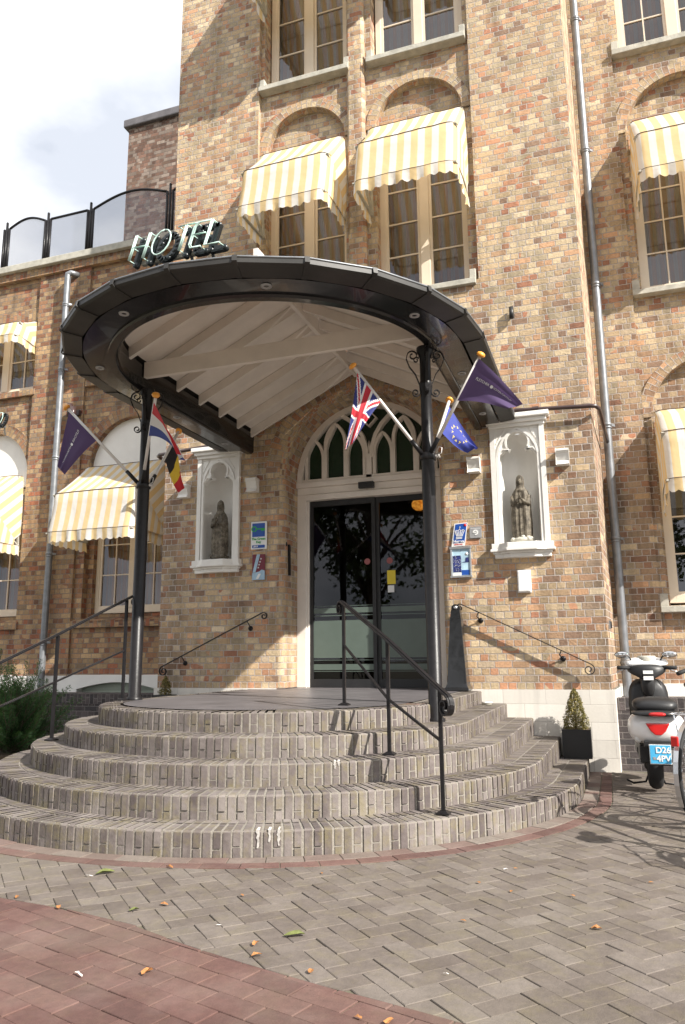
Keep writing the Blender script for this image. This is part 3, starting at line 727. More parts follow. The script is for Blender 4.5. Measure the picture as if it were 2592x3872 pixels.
for k_,(a,b) in enumerate(((dxl,CX+.05),(CX+.05,dxr))):
    yy=dy+.0+.03*k_; mb=MB(); f_=.045
    mb.box(a,a+f_,yy,yy+.04,dz0,dz1); mb.box(b-f_,b,yy,yy+.04,dz0,dz1); mb.box(a+f_,b-f_,yy,yy+.04,dz1-.07,dz1); mb.box(a+f_,b-f_,yy,yy+.04,dz0,dz0+.10)
    d_=mb.build('sliding_door','plastic_black',tw)
    mb=MB(); mb.face([(a,yy+.02,dz0),(b,yy+.02,dz0),(b,yy+.02,dz1),(a,yy+.02,dz1)]); mb.build('pane','door_glass',d_)
    mb=MB()
    for z0,z1 in ((1.565,1.63),(1.53,1.54),(1.65,1.656),(1.02,1.475),(.875,.945),(.855,.862),(.99,.996)): mb.box(a+f_,b-f_,yy+.012,yy+.016,z0,z1)
    mb.build('frosted_band','frost',d_)
mb=MB(); mb.box(-2.505,-2.40,dy+.043,dy+.047,1.90,2.07); mb.build('sticker','yellow_sticker',tw)
mb=MB(); mb.box(-2.50,-2.42,dy+.043,dy+.047,1.80,1.885); mb.build('sticker','sign_white',tw)
mb=MB(); mb.lathe([(0,dy+.044),(.04,dy+.044)],-2.47,0,10,'y',2.19); mb.lathe([(0,dy+.018),(.04,dy+.018)],-2.75,0,10,'y',2.19); mb.build('sticker','brick_pink',tw)
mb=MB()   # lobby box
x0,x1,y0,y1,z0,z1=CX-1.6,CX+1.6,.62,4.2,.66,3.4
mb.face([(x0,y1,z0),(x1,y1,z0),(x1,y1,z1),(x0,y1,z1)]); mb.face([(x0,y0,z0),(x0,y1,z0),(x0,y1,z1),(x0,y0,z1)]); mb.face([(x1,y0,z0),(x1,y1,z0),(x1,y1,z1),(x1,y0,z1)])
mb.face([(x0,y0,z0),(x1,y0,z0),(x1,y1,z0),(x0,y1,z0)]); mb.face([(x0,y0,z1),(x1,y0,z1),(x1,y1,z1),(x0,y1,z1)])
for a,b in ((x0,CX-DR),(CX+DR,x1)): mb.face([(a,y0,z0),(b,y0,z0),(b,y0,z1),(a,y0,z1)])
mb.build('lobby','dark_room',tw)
# fanlight: green glass behind white gothic tracery
fz=3.235; fr_=.93; fy=dy-.04
mb=MB(); mb.plate(archloop(CX,DR,fz,DS,DR,24),[],fy+.075); mb.build('fanlight_glass','green_glass',tw)
mb=MB()
def strip2(pts,wd,y0_,y1_):
    n=len(pts)
    for i in range(n-1):
        a=Vector(pts[i]);b=Vector(pts[i+1]); d=(b-a).normalized(); q=Vector((-d.y,d.x))*wd/2
        if i>0:
            dp=(a-Vector(pts[i-1])).normalized(); qa=(Vector((-dp.y,dp.x))*wd/2+q)/2
        else: qa=q
        if i<n-2:
            dn=(Vector(pts[i+2])-b).normalized(); qb=(Vector((-dn.y,dn.x))*wd/2+q)/2
        else: qb=q
        A0,A1,B0,B1=a-qa,a+qa,b-qb,b+qb
        mb.face([(A0.x,y0_,A0.y),(B0.x,y0_,B0.y),(B1.x,y0_,B1.y),(A1.x,y0_,A1.y)])
        mb.face([(A1.x,y0_,A1.y),(B1.x,y0_,B1.y),(B1.x,y1_,B1.y),(A1.x,y1_,A1.y)]); mb.face([(B0.x,y0_,B0.y),(A0.x,y0_,A0.y),(A0.x,y1_,A0.y),(B0.x,y1_,B0.y)])
def lancet(cx,hw,z0,zs,top,n=8):   # pointed arch outline
    h=top-zs; r_=(hw*hw+h*h)/(2*hw); L_=[]
    a1=math.asin(min(1,h/r_))
    left=[(cx-hw+r_-r_*math.cos(a1*i/n),zs+r_*math.sin(a1*i/n)) for i in range(n+1)]
    return [(cx-hw,z0)]+left+[(2*cx-x,z) for x,z in reversed(left[:-1])]+[(cx+hw,z0)]
ys0=fy
strip2([(CX-DR+.035,fz)]+arcpts(CX,DS,DR-.035,PI,0,28)+[(CX+DR-.035,fz)],.07,fy-.03,fy+.07)
strip2([(CX-DR,fz+.02),(CX+DR,fz+.02)],.045,fy-.02,fy+.07)
for s_ in (-1,1):
    for xo,hw,zs,tp in ((.735,.115,3.55,3.80),(.455,.135,3.72,4.0),(.18,.115,3.55,3.82)):
        strip2(lancet(CX+s_*xo,hw,fz,zs,tp),.04,fy,fy+.07)
    strip2([(CX+s_*.60,fz),(CX+s_*.60,3.62)],.05,fy-.004,fy+.07); strip2([(CX+s_*.315,fz),(CX+s_*.315,3.62)],.05,fy-.004,fy+.07)
    # the large pointed arch gathering three lights
    strip2([(CX+s_*x,z) for x,z in ((.03,3.5),(.045,3.66),(.09,3.80),(.17,3.93),(.28,4.04),(.40,4.12))],.05,fy-.012,fy+.07)
    strip2([(CX+s_*x,z) for x,z in ((.60,3.62),(.56,3.78),(.50,3.90),(.45,4.0))],.035,fy-.006,fy+.07)
strip2([(CX,fz),(CX,3.55)],.07,fy-.02,fy+.07)
strip2([(CX-.10,4.02),(CX,3.92),(CX+.10,4.02),(CX,4.13),(CX-.10,4.02)],.03,fy,fy+.07)
strip2([(CX-.02,3.5),(CX,3.72),(CX+.02,3.5)],.03,fy-.004,fy+.07)
mb.build('tracery','white_wood',tw)
base(tw,(CX,0,0))
# ---- lobby lamp
lm=thing('lobby_lamp','cluster of amber glass globes glowing inside behind the sliding door','lamp')
for dx,dz,r_ in ((-.17,0,.10),(0,.06,.13),(.16,.02,.10),(-.05,-.05,.07)):
    mb=MB(); mb.sphere((-2.12+dx,1.35+abs(dx)*.3,3.05+dz),r_,14,(1,1,.85)); mb.build('globe','lamp_globe',lm)
mb=MB(); mb.tube([(-2.12,1.35,3.1),(-2.12,1.35,3.4)],.012); mb.tube([(-2.29,1.35,2.93),(-1.96,1.35,2.93)],.012); mb.build('lamp_rod','bronze',lm)
base(lm,(-2.12,1.35,3.4))
# ================================================================ LEFT WING
lw=thing('left_wing','lower ochre brick wing left of the tower with arched white panels','hotel wing')
WY=1.10
mb=MB()
lo=[(-7.50,.83),(-5.94,.83)]
holes=[]
def wingopen(x0,x1,z0,zs): # tall arched opening
    return archloop((x0+x1)/2,(x1-x0)/2,z0,zs,(x1-x0)/2,18)
Lc=[(-7.49,-5.95),(-10.22,-8.68)]
hl_=[wingopen(a,b,1.60,3.97) for a,b in Lc]; hu=[rect(a+.02,b,5.44,6.63) for a,b in Lc]
mb.plate([(-14,.80),(TX0+.02,.80),(TX0+.02,7.44),(-14,7.44)],hl_+hu,WY+.045)
for h in hl_: mb.reveal(h,WY+.045,WY+.16)
for h in hu: mb.reveal(h,WY+.045,WY+.28)
for a,b in Lc: mb.plate([(a-.03,1.58),(b+.03,1.58),(b+.03,3.95),(a-.03,3.95)],[rect(a+.09,b-.09,1.70,3.93)],WY+.16); mb.reveal(rect(a+.09,b-.09,1.70,3.93),WY+.16,WY+.30)
mb.build('wall','brick_left',lw)
for a,b in ((-8.66,-7.64),(-11.4,-10.3)):   # pilasters
    mb=MB(); mb.plate(rect(a,b,.80,7.42),[],WY); mb.reveal([(a,.8),(a,7.42),(b,7.42),(b,.8)],WY,WY+.045,False)
    mb.build('pilaster','brick_left',lw)
for a,b in Lc: mb=MB(); ringplate(mb,(a+b)/2,3.97,.77,.95,0,PI,WY+.035,28,.03); mb.build('brick_arch','brick_left',lw)
for a,b in Lc:
    mb=MB()
    for u in (0,): mb.face([(a-.05,WY+.037,6.632),(b+.05,WY+.037,6.632),(b+.05,WY+.037,6.86),(a-.05,WY+.037,6.86)],[(0,a),(0,b),(.22,b),(.22,a)]); mb.build('brick_lintel','brick_left',lw)
mb=MB(); mb.face([(-14,WY-.05,7.42),(TX0+.02,WY-.05,7.42),(TX0+.02,WY-.05,7.56),(-14,WY-.05,7.56)],[(0,-14),(0,TX0),(.14,TX0),(.14,-14)])
mb.face([(-14,WY-.05,7.42),(-14,WY+.05,7.42),(TX0+.02,WY+.05,7.42),(TX0+.02,WY-.05,7.42)]); mb.build('soldier_course','brick_left',lw)
mb=MB(); mb.box(-14,TX0-.001,WY-.12,WY+.5,7.56,7.68); mb.build('coping','stone_sill',lw,bevel=.01)
mb=MB(); mb.face([(-14,WY+.4,7.5),(TX0,WY+.4,7.5),(TX0,9,7.5),(-14,9,7.5)]); mb.build('roof','asphalt',lw)
for a,b in Lc:
    cx=(a+b)/2; mb=MB(); mb.plate(archloop(cx,.765,3.80,3.97,.765,18),[],WY+.135)
    mb.box(a+.02,b-.02,WY+.11,WY+.16,3.80,3.86); mb.build('arch_panel','white_paint',lw)
    window(lw,a+.09,b-.09,1.72,3.80,WY+.24,2,4,fr=.06,mull=.13)
    window(lw,a+.03,b-.01,5.45,6.62,WY+.20,2,2,fr=.06,mull=.13)
    for z0,z1,y0 in ((1.50,1.62,WY-.03),(5.32,5.435,WY-.02)):
        mb=MB(); mb.cur=0
        mb.face([(a-.12,y0,z0),(b+.06,y0,z0),(b+.06,y0,z1-.02),(a-.12,y0,z1-.02)],[(0,a-.12),(0,b+.06),(.12,b+.06),(.12,a-.12)])
        mb.face([(a-.12,y0,z1-.02),(b+.06,y0,z1-.02),(b+.06,WY+.28,z1+.07),(a-.12,WY+.28,z1+.07)],[(0,a-.12),(0,b+.06),(.3,b+.06),(.3,a-.12)])
        mb.face([(a-.12,WY+.05,z0),(a-.12,y0,z0),(a-.12,y0,z1-.02),(a-.12,WY+.05,z1+.03)]); mb.face([(a-.12,y0,z0),(a-.12,WY+.05,z0),(b+.06,WY+.05,z0),(b+.06,y0,z0)])
        mb.face([(b+.06,y0,z0),(b+.06,WY+.05,z0),(b+.06,WY+.05,z1+.03),(b+.06,y0,z1-.02)])
        mb.build('brick_sill','brick_left',lw)
# whitewashed plinth with a segmental basement window
seg=[(-7.46,.1)]+[(-7.46+1.40*i/12,.605+.10*math.sin(PI*i/12)) for i in range(13)]+[(-6.06,.1)]
mb=MB(); mb.plate([(-14,.0),(TX0,.0),(TX0,.81),(-14,.81)],[seg],WY+.005); mb.reveal(seg,WY+.005,WY+.2); mb.face([(-14,WY+.005,.81),(TX0,WY+.005,.81),(TX0,WY+.06,.81),(-14,WY+.06,.81)])
mb.build('plinth','white_paint',lw)
mb=MB(); mb.box(-7.5,-6.0,WY+.14,WY+.18,.1,.8); mb.box(-7.4,-6.1,WY+.11,WY+.14,.545,.565); mb.box(-7.4,-6.1,WY+.12,WY+.14,.60,.612); mb.build('basement_window','pale_green',lw)
base(lw,(-7.5,WY,0))
# ================================================================ RIGHT WING
rw=thing('right_wing','brick wing right of the tower with striped awnings over tall windows','hotel wing')
mb=MB(); rcx=1.40
ops=[]
for zc in (7.77,3.86): ops.append((zc,archloop(rcx,.71,zc-2.32+.02,zc,.71,18)))
up_=rect(rcx-.70,rcx+.70,8.94,11.6)
mb.plate([(.05,.70),(4.2,.70),(4.2,12.4),(.05,12.4)],[o for _,o in ops]+[up_],WY+.05)
for _,o in ops: mb.reveal(o,WY+.05,WY+.15)
mb.reveal(up_,WY+.05,WY+.30)
for zc,_ in ops:
    wr=rect(rcx-.68,rcx+.68,zc-2.27,zc-.20)
    mb.plate([(rcx-.75,zc-2.32),(rcx+.75,zc-2.32),(rcx+.75,zc+.75),(rcx-.75,zc+.75)],[wr],WY+.15); mb.reveal(wr,WY+.15,WY+.30)
mb.build('wall','brick_tower',rw)
mb=MB(); mb.plate(rect(.06,.60,.70,12.3),[],WY); mb.reveal([(.6,12.3),(.6,.7)],WY,WY+.05,False); mb.build('pilaster','brick_tower',rw)
mb=MB(); mb.plate(rect(2.2,2.8,.70,12.3),[],WY); mb.reveal([(2.2,12.3),(2.2,.7)],WY,WY+.05,False)
mb.build('pilaster','brick_tower',rw)
for zc,_ in ops:
    mb=MB(); ringplate(mb,rcx,zc,.71,.85,0,PI,WY+.03,28,.03); mb.build('brick_arch','brick_tower',rw)
    mb=MB(); mb.face([(rcx-.68,WY+.143,zc-.20),(rcx+.68,WY+.143,zc-.20),(rcx+.68,WY+.143,zc-.02),(rcx-.68,WY+.143,zc-.02)],[(0,rcx-.68),(0,rcx+.68),(.18,rcx+.68),(.18,rcx-.68)]); mb.build('brick_lintel','brick_tower',rw)
for z0,z1 in ((8.90,8.98),(5.43,5.50),(1.50,1.57)): sill(rcx-.80,rcx+.80,z0,z1,WY-.06,WY+.3,rw,True,.145,.09)
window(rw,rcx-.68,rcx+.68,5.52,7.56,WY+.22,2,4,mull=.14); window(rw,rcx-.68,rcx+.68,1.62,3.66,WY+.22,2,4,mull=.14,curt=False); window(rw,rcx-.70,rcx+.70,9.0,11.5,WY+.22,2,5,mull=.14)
mb=MB(); mb.box(.09,4.2,WY-.02,WY+.05,.3,.70); mb.build('plinth','white_paint',rw)
base(rw,(1.4,WY,0))
# ================================================================ dark brick block on the far roof
bb=thing('brick_block','dark reddish brick stair block rising behind the roof fence','building')
mb=MB(); mb.box(-12.15,-4,8,12,0,16.25); mb.build('wall','brick_back',bb)
mb=MB(); mb.box(-12.27,-3.9,7.88,12.1,16.25,16.5); mb.build('coping','dark_stone',bb,bevel=.03); base(bb,(-8,10,0))
# ================================================================ low black brick retaining walls
for nm,x0,x1,y0,lab in (('garden_wall',TX1+.04,4.2,.10,'low black brick retaining wall behind the scooter'),('garden_wall',-11,TX0-.04,.10,'low black brick retaining wall behind the yew bush, left of the steps')):
    t=thing(nm,lab,'wall','black retaining walls')
    mb=MB(); mb.box(x0,x1,y0,1.13,-.4,.46); mb.build('wall','brick_black',t)
    mb=MB(); mb.face([(x0,y0-.004,.462),(x1,y0-.004,.462),(x1,y0-.004,.585),(x0,y0-.004,.585)],[(0,x0),(0,x1),(.123,x1),(.123,x0)])
    mb.face([(x0,y0-.004,.585),(x1,y0-.004,.585),(x1,y0+.2,.585),(x0,y0+.2,.585)],[(0,x0),(0,x1),(.2,x1),(.2,x0)]); mb.face([(x0,y0+.2,.56),(x1,y0+.2,.56),(x1,1.12,.56),(x0,1.12,.56)])
    mb.build('coping','brick_black',t); base(t,((x0+x1)/2,y0,0))
# ================================================================ AWNINGS
def awning(x0,x1,yw,zt,zb,dep,kd,kz,label,pivz,group='striped awnings',vl=.13,seed=1):
    rg=random.Random(seed); t=thing('window_awning',label,'awning',group)
    # profile (y outwards negative, z): wall top, shoulder, knee, front
    prof=[(yw,zt-.015),(yw-.13*dep,zt),(yw-kd,kz),(yw-dep,zb)]
    pv=(yw+.02,pivz)
    rc_=.11
    # plan section at a profile point: rounded corners
    def row(p,inset=0):
        y,z=p; d=yw-y; rr_=min(rc_,d*.8) if d>0 else 0; pts=[]
        pts.append((x0,yw+.0,0)) if False else None
        n=5
        for i in range(n+1):
            a=PI/2*i/n; pts.append((x0+rr_-rr_*math.cos(a),y+rr_-rr_*math.sin(a)))
        for i in range(1,12): pts.append((x0+rr_+(x1-x0-2*rr_)*i/12,y))
        for i in range(n+1):
            a=PI/2*i/n; pts.append((x1-rr_+rr_*math.sin(a),y+rr_-rr_*math.cos(a)))
        return [(a,b+.010*mnoise.noise(Vector((a*6+seed*3,z*5,seed))),z+.006*mnoise.noise(Vector((a*9,z*4,seed+5)))) for a,b in pts]
    rows=[]; K=[]
    sub=[prof[0]]
    for a,b in zip(prof[:-1],prof[1:]):
        for i in range(1,5):
            f=i/4; sag=.010*math.sin(PI*f); sub.append((a[0]+(b[0]-a[0])*f+sag,a[1]+(b[1]-a[1])*f-sag))
    mb=MB(); mb.smooth=True
    rws=[row(p) for p in sub]
    def ulen(r_):
        d=[0]
        for a,b in zip(r_[:-1],r_[1:]): d.append(d[-1]+math.hypot(b[0]-a[0],b[1]-a[1]))
        mid=(d[-1])/2; return [v-mid for v in d]
    for i in range(len(rws)-1):
        ua=ulen(rws[i+1]); 
        for j in range(len(rws[i])-1):
            q=[rws[i+1][j],rws[i+1][j+1],rws[i][j+1],rws[i][j]]
            mb.face(q,[(ua[j],q[0][2]),(ua[j+1],q[1][2]),(ua[j+1],q[2][2]),(ua[j],q[3][2])])
    # folded sides: fans from the arm pivot, stripes parallel to the outer edge
    for side,x in ((0,x0),(1,x1)):
        edge=[ (r_[0] if side==0 else r_[-1]) for r_ in rws]
        pr=[edge[0],edge[4],edge[8],edge[12]]
        for s_ in range(3):
            a,b=Vector(pr[s_]),Vector(pr[s_+1]); p=Vector((x,pv[0],pv[1]))
            e=(b-a); el=e.length or 1e-3; h=((p-a).cross(e)).length/el
            u0_=ulen(rws[4*(s_+1)])[-1]
            nsub=6
            for k in range(nsub):
                t0,t1=k/nsub,(k+1)/nsub
                A0,B0=a.lerp(p,t0),b.lerp(p,t0); A1,B1=a.lerp(p,t1),b.lerp(p,t1)
                blg=lambda v,tt:Vector((v.x+(.018 if side else -.018)*math.sin(PI*tt),v.y,v.z))
                q=[blg(A0,t0),blg(B0,t0),blg(B1,t1),blg(A1,t1)]
                uu=[u0_+h*t0,u0_+h*t0,u0_+h*t1,u0_+h*t1]
                mb.face([tuple(v) for v in q] if side else [tuple(v) for v in q][::-1],[(v,0) for v in (uu if side else uu[::-1])])
    mb.build('canvas','awning_cloth',t)
    # scalloped valance round front and sides
    mb=MB(); mb.smooth=True
    fr=row((prof[3][0]-.004,prof[3][1])); pathp=[(x0,pv[0],pv[1])]+[(x0,pv[0]+(fr[0][1]-pv[0])*i/10,pv[1]+(fr[0][2]-pv[1])*i/10) for i in range(1,10)]+fr
    pathp+=[]+[(x1,pv[0]+(fr[-1][1]-pv[0])*i/10,pv[1]+(fr[-1][2]-pv[1])*i/10) for i in range(9,0,-1)]+[(x1,pv[0],pv[1])]
    # resample finely
    fine=[];dd=0
    for a,b in zip(pathp[:-1],pathp[1:]):
        l=math.dist(a,b); n=max(1,int(l/.018))
        for i in range(n): fine.append((*[a[k]+(b[k]-a[k])*i/n for k in range(3)],dd+l*i/n))
        dd+=l
    fine.append((*pathp[-1],dd)); half=dd/2; prev=None
    for (x,y,z,d) in fine:
        sc=abs(math.sin(PI*(d-half)/.11)); wv=.018*math.sin(d*17+seed+2*math.sin(d*5))+.010*math.sin(d*41+seed)
        if y>prof[3][0]+.12: ox,oy=(-wv if x<(x0+x1)/2 else wv),0
        else: ox,oy=0,-wv
        zl=z-vl-.028*sc
        cur=((x,y,z),(x+ox*.5,y+oy*.5,z-vl*.5),(x+ox,y+oy,zl),d-half)
        if prev:
            mb.face([prev[1],cur[1],cur[0],prev[0]],[(prev[3],0),(cur[3],0),(cur[3],.1),(prev[3],.1)])
            mb.face([prev[2],cur[2],cur[1],prev[1]],[(prev[3],0),(cur[3],0),(cur[3],.1),(prev[3],.1)])
        prev=cur
    mb.build('valance','awning_cloth',t)
    mb=MB()   # seams / bars inside
    for i in (4,8,12):
        r_=[Vector(v)+Vector((0,-.003,.003)) for v in rws[i]]; mb.tube(r_,.0045,5)
    mb.build('seam_cord','brown_pipe',t)
    for side,x in ((0,x0+.02),(1,x1-.02)):
        mb=MB()
        for i in (4,8,12):
            a=(x,pv[0]-.01,pv[1]); b=(x,sub[i][0]+.02,sub[i][1]-.01); mb.bar(a,b,.018,.034,(1,0,0))
        mb.build('arm','stone_sill',t)
    base(t,((x0+x1)/2,yw,pivz)); return t
awning(-4.03,-2.83,.03,7.77,6.56,.79,.66,7.15,'yellow striped awning over the first floor window nearest the HOTEL sign',6.58,seed=1)
awning(-2.49,-1.24,.03,7.77,6.56,.79,.66,7.15,'yellow striped awning above the canopy, right of the brick pier',6.58,seed=2)
awning(-4.03,-2.83,.03,11.38,10.15,.78,.64,10.76,'awning cut by the top of the photo, over the upper left tower window',10.08,seed=3)
awning(-2.49,-1.24,.03,11.9,10.8,.78,.64,11.3,'awning just above the photo edge over the upper right tower window',10.75,seed=8)
awning(-7.43,-6.0,WY-.02,3.93,2.80,.90,.80,3.38,'big yellow striped awning behind the left canopy column',2.78,seed=4)
awning(-10.15,-8.70,WY-.02,3.93,2.82,.90,.80,3.38,'yellow striped awning cut by the left edge under the curved white panel',2.80,seed=5)
awning(-10.15,-8.70,WY+.06,6.62,6.22,.50,.42,6.47,'small striped awning high on the left wing beside the zinc pipe',6.16,vl=.11,seed=6)
awning(-7.45,-6.0,WY+.06,6.62,6.22,.50,.42,6.47,'striped awning on the left wing hidden behind the entrance canopy',6.16,vl=.11,seed=9)
awning(.74,2.06,WY+.02,7.83,6.72,.72,.60,7.28,'yellow striped awning over the middle window of the right wing',6.60,seed=7)
awning(.73,2.06,WY+.02,3.90,2.92,.72,.60,3.50,'yellow striped awning over the ground floor window above the scooter',2.78,seed=10)
# ================================================================ ENTRANCE CANOPY
cn=thing('entrance_canopy','round black metal porch canopy with white timber ceiling on two columns','canopy')
YC=-2.40
def stad(r,n=48,z=0,ye=-.005,poly=None):
    pts=[(CX+r,ye)]
    k=poly or n
    for i in range(k+1): a=-PI*i/k; pts.append((CX+r*math.cos(a),YC+r*math.sin(a)))
    pts.append((CX-r,ye)); return pts
def band(mb,A,zA,B,zB,smooth=True):
    os_=mb.smooth; mb.smooth=smooth
    for i in range(len(A)-1): mb.face([(A[i][0],A[i][1],zA),(A[i+1][0],A[i+1][1],zA),(B[i+1][0],B[i+1][1],zB),(B[i][0],B[i][1],zB)])
    mb.smooth=os_
mb=MB()
band(mb,stad(1.695),3.612,stad(1.49),3.60,False); band(mb,stad(1.49),3.60,stad(1.49),3.575); band(mb,stad(1.49),3.575,stad(1.43),3.575,False)
band(mb,stad(1.43),3.575,stad(1.40),3.60); band(mb,stad(1.40),3.60,stad(1.40),3.83); band(mb,stad(1.695),3.612,stad(1.695),3.66)
mb.build('soffit_ring','black_paint',cn)
mb=MB(); npoly=12
gr=lambda f:1/math.cos(PI/npoly/2)*f
O1=stad(gr(1.70),poly=npoly);O2=stad(gr(1.845),poly=npoly);O3=stad(gr(1.86),poly=npoly);O4=stad(gr(1.82),poly=npoly)
band(mb,O1,3.612,O2,3.628,False); band(mb,O2,3.628,O3,3.64,False); band(mb,O3,3.64,O3,3.68,False); band(mb,O3,3.68,O4,3.68,False); band(mb,O4,3.68,O4,3.64,False)
mb.build('gutter','gutter_metal',cn)
for i in range(1,len(O1)-1):
    mb=MB(); a,b,c_=Vector((*O1[i],3.609)),Vector((*O2[i],3.625)),Vector((*O3[i],3.68))
    dr=Vector((O3[i][0]-CX,O3[i][1]-YC,0)).normalized() if abs(O3[i][1])>.1 else Vector((1,0,0)); sw=Vector((-dr.y,dr.x,0))
    mb.ribbon([a,b,b+dr*.028+Vector((0,0,.02)),c_+dr*.006+Vector((0,0,.006)),c_-dr*.03+Vector((0,0,.006))],sw*.035,.007)
    mb.build('gutter_bracket','gutter_metal',cn)
mb=MB(); mb.tube([(p[0],p[1],3.682) for p in O3],.008,6); mb.build('gutter_rim','zinc',cn)
HR=1.40
def zc_(x,y):
    d=abs(x-CX) if y>YC else math.hypot(x-CX,y-YC); return 3.885+(HR-d)*.49
mb=MB()  # outer roof
def zo(x,y):
    d=abs(x-CX) if y>YC else math.hypot(x-CX,y-YC); return 3.63+(1.83-d)*.50
ro_=[]
for f in (1,.66,.33,.02): ro_.append(stad(1.83*f,n=36))
for A,B in zip(ro_[:-1],ro_[1:]):
    for i in range(len(A)-1):
        q=[A[i],A[i+1],B[i+1],B[i]]; mb.face([(x,y,zo(x,y)+.05) for x,y in q])
mb.build('roof','gutter_metal',cn)
mb=MB()  # boarded ceiling
rc2=[stad(1.40*f,n=36) for f in (1,.75,.5,.25,.02)]
for A,B in zip(rc2[:-1],rc2[1:]):
    for i in range(len(A)-1): mb.face([(x,y,zc_(x,y)) for x,y in (A[i],A[i+1],B[i+1],B[i])])
mb.build('ceiling','white_wood',cn)
ys_=[-.075]+[-.46*i for i in range(1,9)]
for y in ys_:
    for s_ in (-1,1):
        if y>YC: xm=HR
        else:
            q=HR**2-(y-YC)**2
            if q<.05: continue
            xm=math.sqrt(q)
        mb=MB(); n=1 if y>YC else 8; pts=[]
        for i in range(n+1):
            x=.02+(xm-.02)*i/n; pts.append((CX+s_*x,zc_(CX+s_*x,y)-.004))
        low=[(x,z-.105) for x,z in pts]
        poly=pts+low[::-1]
        for a,b,c_,d in zip(pts[:-1],pts[1:],low[1:],low[:-1]):
            P=lambda p,yy:(p[0],yy,p[1])
            mb.face([P(a,y-.021),P(b,y-.021),P(c_,y-.021),P(d,y-.021)]); mb.face([P(a,y+.021),P(b,y+.021),P(c_,y+.021),P(d,y+.021)][::-1]); mb.face([P(d,y-.021),P(c_,y-.021),P(c_,y+.021),P(d,y+.021)])
        c_,d=pts[-1],low[-1]; mb.face([P(c_,y-.021),P(c_,y+.021),P(d,y+.021),P(d,y-.021)])
        mb.build('rafter','white_wood',cn)
mb=MB(); mb.box(CX-.022,CX+.022,-2.9,-.05,4.40,4.56); mb.build('ridge_beam','white_wood',cn)
mb=MB(); mb.box(CX-1.385,CX+1.385,YC-.075,YC-.025,3.70,3.855); mb.build('tie_beam','white_wood',cn)
mb=MB(); mb.tube([(CX-1.38,-.012,3.86),(CX,-.012,4.535),(CX+1.38,-.012,3.86)],.012,6); mb.build('cable','sign_grey',cn)
for a in (-25,-69,-113,-157):
    x,y=CX+1.60*math.cos(math.radians(a)),YC+1.60*math.sin(math.radians(a))
    mb=MB(); mb.lathe([(.018,3.612),(.024,3.598),(.038,3.598),(.040,3.606)],x,y,18); mb.lathe([(0,3.610),(.018,3.610)],x,y,12); mb.build('downlight','sign_grey',cn)
for x,y in ((CX+1.575,-1.75),(CX-1.575,-1.55),(CX-1.575,-.45),(CX+1.575,-.5)):
    mb=MB(); mb.lathe([(.018,3.612),(.024,3.598),(.038,3.598),(.040,3.606)],x,y,18); mb.lathe([(0,3.610),(.018,3.610)],x,y,12); mb.build('downlight','sign_grey',cn)
def spiral(c,r,a0,turn,n,e1,e2,shr=.25,dirn=1):  # spiral inwards from radius r
    out=[]
    for i in range(n+1):
        t=i/n; rr=r*(1-(1-shr)*t); a=a0+dirn*turn*t
        out.append(Vector(c)+Vector(e1)*rr*math.cos(a)+Vector(e2)*rr*math.sin(a))
    return out
COLS=[(CX+1.385,-2.45,.526),(CX-1.385,-2.40,.66)]
for (x,y,zb) in COLS:
    mb=MB(); mb.lathe([(.072,zb-.0),(.072,zb+.02),(.056,zb+.03),(.056,2.62),(.060,2.63),(.060,2.66),(.048,2.68),(.046,3.25),(.052,3.26),(.052,3.29),(.046,3.30),(.046,3.52),(.07,3.56),(.07,3.60)],x,y,28)
    col=mb.build('column','black_iron',cn)
    for k in range(4):
        a=math.radians(20+90*k); e=Vector((math.cos(a),math.sin(a),0)); z=Vector((0,0,1)); o=Vector((x,y,0))
        mb=MB()
        # long S bar with a scroll at each end
        S=[o+e*.050+z*3.27]
        low=spiral(o+e*.085+z*3.20,.038,PI,2.6*PI,16,e,z,.3,1)
        top=spiral(o+e*.105+z*3.53,.048,0,2.5*PI,16,e,z,.3,1)
        body=[o+e*q[0]+z*q[1] for q in ((.047,3.20),(.052,3.27),(.085,3.36),(.135,3.43),(.160,3.50),(.153,3.53))]
        pts=list(reversed(low))+body+top
        mb.ribbon(pts,e.cross(z)*.022,.007)
        mb.ribbon([o+e*.047+z*3.56]+spiral(o+e*.075+z*3.49,.028,PI*.8,2.2*PI,12,e,z,.3,-1),e.cross(z)*.022,.006)
        mb.build('scroll_bracket','black_iron',col)
base(cn,(CX,-1.2,3.6))
# ================================================================ brown rain pipes
t=thing('rain_pipe','brown rain pipe running right along the tower to the zinc downpipe','pipe','brown canopy rain pipes')
mb=MB(); mb.tube([(-.86,-.45,3.66),(-.86,-.20,3.65),(-.865,-.11,3.70),(-.80,-.10,3.73),(-.5,-.095,3.715),(0,-.09,3.69),(.05,-.085,3.685),(.085,-.03,3.67),(.12,.4,3.60),(.165,.93,3.55)],.024,10)
mb.lathe([(.030,-.62),(.030,-.60)],0,-.098,10,'x',3.722); mb.lathe([(.030,-.60),(.030,-.55)],0,-.098,10,'x',3.722); mb.build('pipe','brown_pipe',t); base(t,(-.4,-.1,3.7))
t=thing('rain_pipe','brown rain pipe from canopy gutter to the tower left corner','pipe','brown canopy rain pipes')
mb=MB(); mb.tube([(-4.50,-.42,3.66),(-4.50,-.16,3.63),(-4.505,-.11,3.70),(-4.58,-.10,3.72),(-5.0,-.10,3.69),(-5.41,-.10,3.665),(-5.45,-.07,3.66),(-5.46,.5,3.60)],.024,10); mb.build('pipe','brown_pipe',t); base(t,(-5,-.1,3.7))
